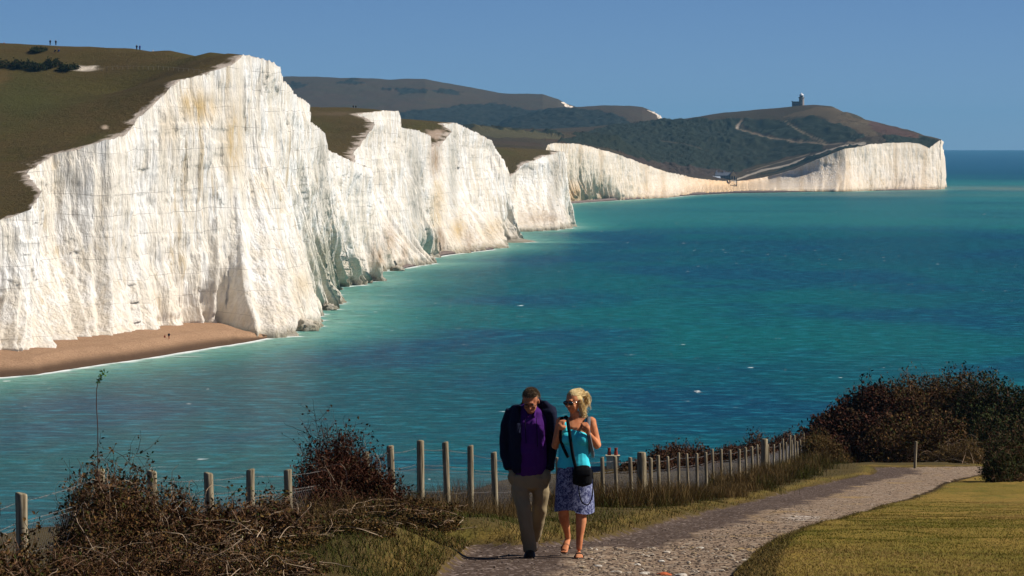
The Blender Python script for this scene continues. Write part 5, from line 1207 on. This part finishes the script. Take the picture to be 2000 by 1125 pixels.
# top and skirt
tpz = [loft([(wx(612), .01, wz(548), .172, .125), (wx(611), .0, wz(490), .152, .118), (wx(611), -.005, wz(430), .152, .120), (wx(613), -.01, wz(385), .155, .118), (wx(615), -.005, wz(352), .140, .10)], 20), E((wx(578), -.095, wz(393)), (.068, .058, .066)), E((wx(654), -.095, wz(393)), (.068, .058, .066))]
topo = organic('vest_top', tpz, M_turq, wom, .008, 3, .009, 10, 21)
for a_, b2 in (((wx(568), -.10, wz(350)), (wx(560), -.015, wz(285))), ((wx(668), -.10, wz(350)), (wx(682), -.015, wz(285)))): tube_obj('shoulder_strap', [a_, ((a_[0] + b2[0]) / 2, -.085, (a_[2] + b2[2]) / 2), b2, (b2[0], .06, b2[2] - .05)], .01, M_turq, topo, (.016, .004))
n_ = 72; rings = [(545, .168, .120), (600, .182, .132), (660, .196, .145), (715, .200, .156), (765, .206, .165), (782, .206, .167)]; V = []
for j, (cy, rx, ry) in enumerate(rings):
    w_ = .016 * j / 5
    for i in range(n_):
        a = i * 2 * math.pi / n_; f_ = 1 + w_ * 4 * .5 * math.sin(a * 7 + .6 * j) * (.6 + .4 * math.sin(a * 3)); V.append((wx(616) + rx * f_ * math.cos(a) , ry * f_ * math.sin(a), wz(cy) + (.012 * math.sin(a * 3 + 1) if j == 5 else 0) - (.02 if (j == 5 and math.cos(a) > 0) else 0)))
V = np.array(V); V2 = V * np.array([.975, .975, 1]) + np.array([wx(616) * .025, 0, 0]); nv_ = len(V)
Q = [(j * n_ + i, (j + 1) * n_ + i, (j + 1) * n_ + (i + 1) % n_, j * n_ + (i + 1) % n_) for j in range(5) for i in range(n_)]; Q += [tuple(nv_ + q_ for q_ in f[::-1]) for f in Q] + [(5 * n_ + i, 5 * n_ + (i + 1) % n_, nv_ + 5 * n_ + (i + 1) % n_, nv_ + 5 * n_ + i) for i in range(n_)]
sk = mesh_np('skirt', np.concatenate([V, V2]), np.array(Q), M_skirt, True, wom); sbm = sk.modifiers.new('s', 'SUBSURF'); sbm.levels = 1; sbm.render_levels = 2
for nm, heel, toe in (('sandal', (wx(638), -.03, .0), (wx(641), -.30, .0)), ('sandal', (wx(590), .30, wz(975)), (wx(558), .10, wz(1024)))):
    H_ = np.array(heel); T_ = np.array(toe); pr = [loft([(*(H_ + (T_ - H_) * t + np.array([0, 0, .006])), w_, .007) for t, w_ in ((0, .03), (.3, .034), (.7, .046), (1, .034))], 12)]
    so_ = organic(nm, pr, M_sandal, wom, .006, 1); c_ = H_ + (T_ - H_) * .62
    tube_obj('sandal_strap', [(c_[0] - .046, c_[1] + .01, c_[2] + .01), (c_[0] - .02, c_[1] - .01, c_[2] + .052), (c_[0] + .02, c_[1] - .01, c_[2] + .052), (c_[0] + .046, c_[1] + .01, c_[2] + .01)], .01, M_sandal, so_, (.012, .003))
# camera case hung on a long strap
cc = bpy.data.objects.new('camera_case', None); COL.objects.link(cc); cx0 = wx(658); lw = np.array(wom.location); cc.location = lw + np.array([cx0, -.21, wz(585)]); tag(cc, 'black camera case hanging at the woman\'s hip from a shoulder strap', 'camera case')
org = np.array([cx0, -.21, wz(585)])
organic('case_body', [loft([(0, 0, -.095, .085, .055), (0, 0, -.08, .100, .065), (0, 0, .02, .105, .070), (0, 0, .075, .09, .06)], 16)], M_black, cc, .008, 2)
organic('case_flap', [loft([(-.005, -.03, .085, .08, .035), (.0, -.065, .05, .09, .015), (.0, -.078, .01, .085, .010), (0, -.076, -.01, .06, .006)], 12)], M_black, cc, .007, 1)
S_ = lambda pts: [tuple(np.array(p) - org) for p in pts]
tube_obj('shoulder_strap', S_([(wx(560), .06, wz(290)), (wx(574), -.04, wz(272)), (wx(584), -.125, wz(320)), (wx(594), -.17, wz(400)), (wx(606), -.17, wz(480)), (wx(622), -.19, wz(545))]), .01, M_black, cc, (.017, .004))
tube_obj('dangling_strap', S_([(wx(640), -.22, wz(625)), (wx(638), -.20, wz(680)), (wx(655), -.20, wz(735)), (wx(690), -.20, wz(750)), (wx(712), -.19, wz(700)), (wx(716), -.17, wz(620)), (wx(712), -.15, wz(560))]), .006, M_black, cc, (.006, .004))
# rucksack on her back
rk = bpy.data.objects.new('rucksack', None); COL.objects.link(rk); org = np.array([wx(625), .16, wz(400)]); rk.location = lw + org; tag(rk, 'black rucksack on the woman\'s back with grey shoulder straps', 'rucksack')
organic('bag', [loft([(0.01, 0, -.17, .13, .07), (0.01, .01, -.1, .16, .09), (0.01, .01, .05, .155, .09), (0, 0, .17, .11, .06)], 16)], M_black, rk, .010, 3)
tube_obj('shoulder_strap', S_([(wx(690), .10, wz(300)), (wx(694), .0, wz(272)), (wx(692), -.08, wz(300)), (wx(688), -.15, wz(345)), (wx(700), -.12, wz(410)), (wx(716), -.02, wz(480)), (wx(712), .08, wz(500))]), .01, M_strapgrey, rk, (.020, .005))
tube_obj('shoulder_strap', S_([(wx(552), .10, wz(300)), (wx(548), .0, wz(275)), (wx(546), -.10, wz(310)), (wx(541), -.16, wz(352)), (wx(540), -.12, wz(400)), (wx(560), -.13, wz(450)), (wx(582), -.15, wz(492))]), .01, M_black, rk, (.016, .005))

# ---------------------------------------------------------------- tiny far figures
def small_person(loc, top, bot, label, pose='stand', heading=0, group='walkers far off on the downs'):
    r = bpy.data.objects.new('person', None); COL.objects.link(r); r.location = loc; r.rotation_euler = (0, 0, heading); tag(r, label, 'person', group)
    sit = pose == 'sit'; z = -.42 if sit else 0
    pr = [E((0, 0, 1.66 + z), (.085, .10, .12), n=10, m=8), loft([(0, 0, .88 + z, .16, .11), (0, 0, 1.15 + z, .16, .11), (0, 0, 1.40 + z, .20, .11), (0, 0, 1.50 + z, .07, .07), (0, 0, 1.6 + z, .055, .055)], 10)]
    for s in (-1, 1):
        pr.append(loft([(s * .20, 0, 1.42 + z, .055, .055), (s * .25, -.04, 1.14 + z, .045, .045), (s * .23, -.16, .92 + z, .035, .035)], 8)); pr.append(E((s * .23, -.18, .88 + z), (.04, .04, .06), n=8, m=6))
        leg = [(s * .09, 0, .90 + z, .09, .09), (s * .10, -.42, .50, .06, .06), (s * .10, -.62, .08, .045, .045)] if sit else [(s * .09, 0, .90, .09, .09), (s * .10, -.10 * s, .50, .065, .065), (s * .10, .12 * s, .06, .045, .05)]
        pr.append(loft(leg, 8)); fy_ = leg[2][1]; pr.append(E((s * .10, fy_ - .06, .04), (.05, .13, .045), n=8, m=6))
    organic('body', pr, M_skinm, r, .035, 1)
    c = [loft([(0, 0, .84 + z, .19, .14), (0, 0, 1.15 + z, .19, .14), (0, 0, 1.42 + z, .23, .14), (0, 0, 1.50 + z, .1, .09)], 10)] + [loft([(s * .20, 0, 1.43 + z, .075, .075), (s * .25, -.04, 1.14 + z, .065, .065), (s * .24, -.13, .98 + z, .055, .055)], 8) for s in (-1, 1)]
    organic('jacket', c, top, r, .035, 1)
    tr_ = [loft([(q[0], q[1], q[2] + .0, q[3] + .02, q[4] + .02) for q in ([(s * .09, 0, .90 + z, .09, .09), (s * .10, -.42, .50, .06, .06), (s * .10, -.60, .14, .045, .045)] if sit else [(s * .09, 0, .92, .09, .09), (s * .10, -.10 * s, .50, .065, .065), (s * .10, .11 * s, .12, .05, .05)])], 8) for s in (-1, 1)]
    organic('trousers', tr_, bot, r, .035, 1); return r
M_dk = cloth('dark_coat', (.02, .022, .03)); M_bl = cloth('blue_coat', (.02, .06, .28)); M_rd = cloth('red_coat', (.28, .03, .02)); M_wh = cloth('pale_coat', (.5, .5, .5))
def on_downs(px, d):
    x, y = XY(px, d); return (x, y, float(ZD(np.array([x]), np.array([y]))[0]) - .05)
def skyd(px, lo=1050, hi=1300, f=None):
    ds = np.linspace(lo, hi, 120); xs = (px - 1000) * ds / F; zs = (f or ZD)(xs, ds); py = HZ + (H - zs) * F / ds; return ds[np.argmin(py)]
def at_py(px, want, lo, hi, f=None):
    ds = np.linspace(lo, hi, 240); xs = (px - 1000) * ds / F; zs = (f or ZD)(xs, ds); py = HZ + (H - zs) * F / ds; return ds[np.argmin(np.abs(py - want))]
small_person(on_downs(8, at_py(8, 93, 1000, 1300)), M_rd, M_dk, 'lone walker in dull red at the left edge on the hilltop', 'stand', .3)
for px_, lb, mt_ in ((98, 'left one of two dark walkers close together on the hill skyline', M_dk), (109, 'right one of two dark walkers close together on the hill skyline', M_dk), (267, 'left one of the couple standing side by side on the skyline', M_dk), (273, 'right one of the couple standing side by side on the skyline', M_bl)):
    small_person(on_downs(px_, skyd(px_) - 3), mt_, M_dk, lb, 'stand', .2)
small_person(on_downs(108, at_py(108, 104, 1000, 1230)), M_dk, M_dk, 'dark clad person sitting on the turf, left of the one in blue', 'sit', -.6); small_person(on_downs(115, at_py(115, 103, 1000, 1230)), M_bl, M_dk, 'person in blue sitting on the turf below the skyline walkers', 'sit', -.6)
small_person(on_downs(299, at_py(299, 108, 1000, 1230)), M_wh, M_dk, 'walker in a pale top just below the skyline on the hill', 'stand', .5)
small_person(on_downs(690, 1768), M_dk, M_dk, 'left one of two dark walkers on the second cliff top', 'stand', 0); small_person(on_downs(695, 1768), M_dk, M_dk, 'right one of two dark walkers on the second cliff top', 'stand', 0)
def on_far(px, want, lo=3500, hi=5200):
    d = at_py(px, want, lo, hi, ZF); x, y = XY(px, d); return (x, y, float(ZF(np.array([x]), np.array([y]))[0]) + .3)
for i, (px_, py_, m_, lb) in enumerate([(1697, 266, M_dk, 'dark walker on the far headland above the cliff edge'), (1703, 279, M_dk, 'walker nearest the cliff edge on the far headland'), (1658, 244, M_dk, 'walker halfway down the pale slope of the far headland'), (1645, 239, M_rd, 'walker on the pale slope just below the far lighthouse hill top'), (1644, 226, M_dk, 'highest walker on the slope right of the lighthouse')]):
    small_person(on_far(px_, py_, 4420, 4950), m_, M_dk, lb, 'stand', i * .7)
bx, by, _ = W(330, 664, 2.6); small_person((bx, by, 2.75), M_dk, M_skinm, 'person standing on the brown beach below the cliff', 'stand', 0, 'people on the beach'); bx, by, _ = W(322, 664, 2.6); small_person((bx, by, 2.65), M_rd, M_dk, 'person in red sitting on the brown beach', 'sit', -.9, 'people on the beach')
# ================================================================ BUILDINGS AND FAR PLANTS
def boxv(x0, x1, y0, y1, z0_, z1):
    return np.array([(x, y, z) for x in (x0, x1) for y in (y0, y1) for z in (z0_, z1)], float), np.array([(0, 1, 3, 2), (4, 6, 7, 5), (0, 4, 5, 1), (2, 3, 7, 6), (0, 2, 6, 4), (1, 5, 7, 3)])
def boxes(name, bl, mat, parent):
    V = []; Q = []; o = 0
    for b in bl:
        v, q = boxv(*b); V.append(v); Q.append(q + o); o += 8
    return mesh_np(name, np.concatenate(V), np.concatenate(Q), mat, False, parent)
def gable(name, x0, x1, y0, y1, ze, zr, mat, parent, along='x', ov=.25):
    x0 -= ov; x1 += ov; y0 -= ov; y1 += ov; t = .12
    if along == 'x': ym = (y0 + y1) / 2; p = [(x0, y0, ze), (x0, ym, zr), (x0, y1, ze), (x1, y0, ze), (x1, ym, zr), (x1, y1, ze)]
    else: xm = (x0 + x1) / 2; p = [(x0, y0, ze), (xm, y0, zr), (x1, y0, ze), (x0, y1, ze), (xm, y1, zr), (x1, y1, ze)]
    V = p + [(a, b, c - t) for a, b, c in p]
    Fq = [(0, 1, 4, 3), (1, 2, 5, 4), (6, 9, 10, 7), (7, 10, 11, 8), (0, 3, 9, 6), (2, 8, 11, 5), (0, 6, 7, 1), (1, 7, 8, 2), (3, 4, 10, 9), (4, 5, 11, 10)]
    return mesh_np(name, V, np.array(Fq), mat, False, parent)
def gable_wall(name, x, y, w, zb, ze, zr, mat, parent, ax='y'):
    V = [(x - w / 2, y, zb), (x + w / 2, y, zb), (x + w / 2, y, ze), (x, y, zr), (x - w / 2, y, ze)]; V2 = [(a, b + .3, c) for a, b, c in V]
    me = bpy.data.meshes.new(name); me.from_pydata(V + V2, [], [(0, 1, 2, 3, 4), (9, 8, 7, 6, 5)] + [(i, (i + 1) % 5 + 0, (i + 1) % 5 + 5, i + 5) for i in range(5)]); me.materials.append(mat); o = bpy.data.objects.new(name, me); COL.objects.link(o); o.parent = parent; return o
def thing(name, loc, label, cat, rz=0, group=None):
    o = bpy.data.objects.new(name, None); COL.objects.link(o); o.location = loc; o.rotation_euler = (0, 0, rz); return tag(o, label, cat, group)
M_stone = simple('lighthouse_stone', (.30, .25, .22), .9, .3, 1.2, .4, .1); M_granite = simple('dark_stone', (.14, .115, .105), .9, .3, 1.2, .4, .1); M_whitep = simple('white_paint', (.75, .75, .74), .6, .08, 2); M_glass = simple('window_glass', (.03, .04, .05), .1, .1, 3, 0, spec=.6)
M_slate = simple('slate_roof', (.10, .11, .14), .6, .25, 2, .4, .1); M_cream = simple('cream_render', (.55, .42, .24), .9, .15, 1); M_tin = simple('pale_tin_roof', (.42, .46, .52), .5, .12, 1); M_pot = simple('red_clay', (.22, .035, .02), .8, .2, 5); M_dkmet = simple('dark_metal', (.05, .055, .065), .6, .2, 2)
def lathe(name, prof, mat, parent, n=28, loc=(0, 0, 0)):
    a = np.arange(n) * 2 * math.pi / n; V = np.concatenate([np.stack([r * np.cos(a), r * np.sin(a), np.full(n, z)], 1) for r, z in prof]) + np.array(loc); m = len(prof)
    Q = np.array([(j * n + i, j * n + (i + 1) % n, (j + 1) * n + (i + 1) % n, (j + 1) * n + i) for j in range(m - 1) for i in range(n)]); return mesh_np(name, V, Q, mat, True, parent)
# lighthouse on the headland
dL = 4990.; xL, yL = XY(1565.5, dL); sL = dL / F; zL = H - (211 - HZ) * sL
lh = thing('lighthouse', (xL, yL, zL), 'stone lighthouse tower with white lantern and attached square building on the headland top', 'lighthouse')
lathe('tower', [(3.55, -3), (3.5, 0), (3.1, 11.5), (3.2, 11.9), (3.9, 12.1), (3.9, 12.6), (3.0, 12.6)], M_stone, lh)
lathe('gallery_rail', [(3.8, 12.6), (3.8, 13.5), (3.75, 13.5), (3.75, 12.6)], M_dkmet, lh)
ln_ = lathe('lantern_room', [(2.5, 12.6), (2.5, 13.3), (2.45, 15.6), (2.7, 15.7)], M_whitep, lh); boxes('glazing', [(-1.9 + k_ * 1.0, -1.1 + k_ * 1.0, -2.62, -2.4, 13.5, 15.3) for k_ in range(4)], M_glass, ln_)
lathe('dome', [(2.8, 15.7), (2.5, 16.6), (1.6, 17.5), (.5, 18.0), (.3, 18.6), (.0, 19.2)], M_whitep, lh)
bd = boxes('building', [(-11.5, -3.0, -4, 5, -4, 7.6), (-11.9, -2.8, -4.3, 5.3, 7.6, 8.1), (-11.9, -11.3, -4.3, 5.3, 8.1, 8.7)], M_granite, lh)
for wx0 in (-10.2, -7.6, -5.2):
    for wz0 in (1.4, 4.7):
        w_ = boxes('window', [(wx0, wx0 + 1.1, -4.12, -3.98, wz0, wz0 + 1.7)], M_whitep, bd); boxes('pane', [(wx0 + .12, wx0 + .98, -4.18, -4.11, wz0 + .15, wz0 + 1.55)], M_glass, w_)
for wz0 in (3, 8): boxes('window', [(-.45, .45, -3.45, -3.1, wz0, wz0 + 1.5)], M_glass, lh)
lw_x, lw_y = XY(1600, 4970); lw_z = float(ZF(np.array([lw_x]), np.array([lw_y]))[0])
lwall = thing('boundary_wall', (lw_x, lw_y, lw_z), 'low whitish wall on the headland skyline to the right of the lighthouse', 'wall')
boxes('wall', [(-12, 2.5, 0, .6, -1.5, 2.4), (3.2, 13, .3, .9, -2, 1.9), (2.4, 3.3, -.1, .9, -2, 2.9)], M_granite, lwall); boxes('coping', [(-12.1, 2.4, -.1, .7, 2.4, 2.75), (3.3, 13.1, .2, 1.0, 1.9, 2.25)], M_whitep, lwall)
# house and sheds at the gap
def gp_(px, py, d): x, y = XY(px, d); return (x, y, float(ZF(np.array([x]), np.array([y]))[0]))
s4 = 4290 / F
hx, hy, _ = P(1412, 352, 4310); hz0 = H - (353 - HZ) * 4310 / F - 1
ho = thing('gap_house', (hx, hy, hz0), 'grey house with ochre gable and chimneys at the cliff gap', 'house')
boxes('wall', [(-8, 8, 0, 8, -2, 6.5)], M_granite, ho); rf = gable('roof', -8, 8, 0, 8, 6.5, 10, M_slate, ho)
for cx_ in (-6.5, 1.5):
    ch = boxes('chimney', [(cx_ - .6, cx_ + .6, 3.4, 4.6, 9, 12.2)], M_whitep, rf)
boxes('wall', [(8.0, 14.0, -1.0, 8, -2, 7.2)], M_cream, ho); gable_wall('gable', 11, -1.32, 6, -2, 7.2, 11.2, M_cream, ho); gable('roof', 8.0, 14, -1.0, 8, 7.2, 11.2, M_slate, ho, 'y')
boxes('chimney', [(10.4, 11.6, 4, 5.2, 10.5, 13)], M_granite, ho)
for wx0 in (-6.5, -3.5, -.5, 2.5, 5.2):
    for wz0 in (.8, 3.9):
        w_ = boxes('window', [(wx0, wx0 + 1.2, -.12, .02, wz0, wz0 + 1.6)], M_whitep, ho); boxes('pane', [(wx0 + .12, wx0 + 1.08, -.18, -.11, wz0 + .12, wz0 + 1.48)], M_glass, w_)
for wx0 in (9.0, 11.6): boxes('window', [(wx0, wx0 + 1.3, -1.46, -1.3, 1.0, 5.8)], M_glass, ho)
for px_, w_, h_, lb in ((1382, 15, 4.0, 'low pale roofed shed, the leftmost building at the cliff gap'), (1397, 11, 3.6, 'small grey roofed shed between the pale shed and the house at the gap')):
    x_, y_, _ = P(px_, 350, 4300); z_ = H - (354 - HZ) * 4300 / F - .6; sh_ = thing('shed', (x_ - 0, y_, z_), lb, 'shed', .1)
    boxes('wall', [(-w_ / 2, w_ / 2, 0, 7, -1.5, h_)], M_whitep if px_ < 1390 else M_granite, sh_); gable('roof', -w_ / 2, w_ / 2, 0, 7, h_, h_ + 2.2, M_tin, sh_); boxes('door', [(-1, 1, -.12, .02, -1, 2.2)], M_dkmet, sh_); boxes('window', [(2, 3.6, -.12, .02, 1, 2.2)], M_glass, sh_)
# beach stairs at the gap
x_, y_, _ = P(1432, 355, 4262); st_ = thing('beach_stairs', (x_, y_, 0), 'dark steel stair tower from the low cliff down to the shingle', 'stairs')
boxes('leg', [(-4, -3.5, 0, .5, -1, 15)], M_dkmet, st_); boxes('leg', [(3.5, 4, 0, .5, -1, 15)], M_dkmet, st_); boxes('leg', [(-4, -3.5, 5, 5.5, -1, 15)], M_dkmet, st_); boxes('leg', [(3.5, 4, 5, 5.5, -1, 15)], M_dkmet, st_)
for k_ in range(4): boxes('landing', [(-4.2, 4.2, -.2, 5.7, 3 + k_ * 3.6, 3.3 + k_ * 3.6)], M_dkmet, st_)
for k_ in range(4):
    v, q = boxv(-4, 4, -.1, 1.4, -.15, .15); a_ = .42 * (1 if k_ % 2 else -1); c_, s_ = math.cos(a_), math.sin(a_); v = v @ np.array([[c_, 0, s_], [0, 1, 0], [-s_, 0, c_]]) + np.array([0, 0, 1.4 + k_ * 3.6]); mesh_np('flight', v, q, M_dkmet, False, st_)
boxes('rail', [(-4.2, 4.2, -.3, -.2, 4.0 + k_ * 3.6, 4.15 + k_ * 3.6) for k_ in range(4)], M_dkmet, st_)
# coastguard cottage with red chimney pots below the near brow
dC = 262.; xC, yC = XY(1190, dC); zr_ = H - (919 - HZ) * dC / F
ct = thing('cottage', (xC, yC, zr_ - 6), 'slate roofed cottage below the brow with red chimney pots, seen through the fence', 'cottage')
boxes('wall', [(-2.6, 3.2, .3, 6.7, -6, 3.4)], M_cream, ct); rf = gable('roof', -2.6, 3.2, 0, 7, 3.4, 6.0, M_slate, ct, 'x')
ch = boxes('chimney', [(-.1, .72, 3.1, 3.9, 5.2, 6.62), (-.16, .78, 3.04, 3.96, 6.62, 6.72)], simple('cream_paint', (.50, .42, .27), .9, .2, 3), rf)
for x_ in (.08, .52): lathe('chimney_pot', [(.12, 6.7), (.13, 6.85), (.10, 7.0), (.10, 7.15), (.13, 7.2), (.07, 7.2), (.07, 6.9)], M_pot, ch, 12, (x_, 3.5, 0))
for x_ in (-1.6, 1.5): boxes('window', [(x_, x_ + .9, .2, .32, .6, 1.8)], M_glass, ct)
# gorse on the first hill and the rail fence across it
def gorse(px, py, wpx, hpx, d, seed, label, f=ZD, grp='gorse bushes on the first hill'):
    x, y = XY(px, d); s_ = d / F; zb = float(f(np.array([x]), np.array([y]))[0])
    return shrub('gorse_bush', label, 'bush', [(x - wpx * s_ * .25, y, wpx * s_ * .3, 3, hpx * s_), (x + wpx * s_ * .2, y + 1, wpx * s_ * .3, 3, hpx * s_ * .9), (x, y - 2, wpx * s_ * .34, 3, hpx * s_ * .8)], 60, 5, .28, 2200, .03, mt=M_twig, ml=M_leafgreen, seed=seed, group=grp, base_z=zb)
for i, (px, py, w, h, lb) in enumerate([(8, 131, 56, 12, 'leftmost dark gorse clump in the row on the first hill'), (44, 132, 46, 14, 'second gorse clump from the left in the hillside row'), (78, 134, 44, 13, 'third gorse clump in the hillside row'), (103, 130, 34, 15, 'gorse clump near the right end of the row with a raised top'), (135, 135, 40, 10, 'rightmost gorse clump, beside the bare chalk patch'), (76, 100, 36, 7, 'low lone gorse clump above the row near the skyline')]):
    gorse(px, py, w, h, at_py(px, py, 1000, 1230), 500 + i, lb)
hf = thing('hill_fence', on_downs(300, at_py(300, 138, 1000, 1220)), 'thin post fence crossing the first hill towards the cliff edge', 'fence'); o_ = np.array(hf.location); tp_ = []
for px in np.linspace(190, 418, 24):
    d = at_py(px, 138 + 4 * math.sin(px / 60.) + (px - 190) * .02, 1000, 1200); p = np.array(on_downs(px, d)); V, Fl = post_mesh(1.15, .07, int(px), 0); o = mesh_np('post', V, Fl, M_wood, True, hf); o.location = p - o_; tp_.append(p - o_ + np.array([0, 0, 1.0]))
v, q = tubes(np.array(tp_)[None], np.full((1, len(tp_)), .02), 3); mesh_np('wire', v, q, M_wire, False, hf)
# rocks fallen at the cliff foot
def boulder(px, py, r, seed, lb):
    x, y, _ = W(px, py, 0); bm = bmesh.new(); bmesh.ops.create_icosphere(bm, subdivisions=4, radius=1)
    co = np.array([v.co for v in bm.verts]); k = 1 + .35 * fbm(co[:, 0] * 1.3, co[:, 1] * 1.3, co[:, 2] * 1.3, o=4, s=seed) + .12 * np.sign(vn(co[:, 0] * 3, co[:, 1] * 3, co[:, 2] * 3, s=seed + 1))
    for v, c_, kk_ in zip(bm.verts, co, k): v.co = Vector(c_ * kk_ * np.array([r, r * 1.2, r * .75]))
    me = bpy.data.meshes.new('boulder'); bm.to_mesh(me); bm.free(); me.materials.append(M_chalk); me.polygons.foreach_set('use_smooth', np.ones(len(me.polygons), bool))
    o = bpy.data.objects.new('boulder', me); COL.objects.link(o); o.location = (x, y, r * .15); o.rotation_euler = (0, 0, seed); tag(o, lb, 'boulder', 'chalk boulders at the foot of the cliffs')
for i, (px, py, r, lb) in enumerate([(598, 646, 3.4, 'largest chalk boulder at the foot of the first cliff point'), (612, 641, 2.2, 'small chalk boulder right of the largest one at the cliff foot'), (640, 606, 2.4, 'chalk boulder at the second toe of the first cliff'), (775, 529, 2.5, 'dark based boulder beside the sea cave'), (838, 514, 3.2, 'rounded chalk boulder below the second headland'), (980, 482, 2.2, 'boulder near the pale shingle spit'), (236, 657, 1.6, 'small pale boulder at the cliff foot on the beach')]):
    boulder(px, py, r, 700 + i, lb)
# ================================================================ HAZE
def make_haze():
    x0, x1, y0, y1, z0, z1 = -21000, 21000, -300, 26200, -9, 260
    v = [(x, y, z) for x in (x0, x1) for y in (y0, y1) for z in (z0, z1)]
    f = [(0, 1, 3, 2), (4, 6, 7, 5), (0, 4, 5, 1), (2, 3, 7, 6), (0, 2, 6, 4), (1, 5, 7, 3)]
    m = bpy.data.materials.new('haze'); m.use_nodes = True; nt = m.node_tree
    nt.nodes.remove(nt.nodes["Principled BSDF"])
    pv = nt.nodes.new("ShaderNodeVolumePrincipled"); pv.inputs['Density'].default_value = 3.0e-5
    pv.inputs['Color'].default_value = (.22, .55, .85, 1); pv.inputs['Anisotropy'].default_value = 0.0
    nt.links.new(pv.outputs[0], nt.nodes["Material Output"].inputs['Volume'])
    me = bpy.data.meshes.new('haze'); me.from_pydata(v, [], f); me.materials.append(m)
    o = bpy.data.objects.new('haze', me); COL.objects.link(o); tag(o, kind='stuff')
make_haze()
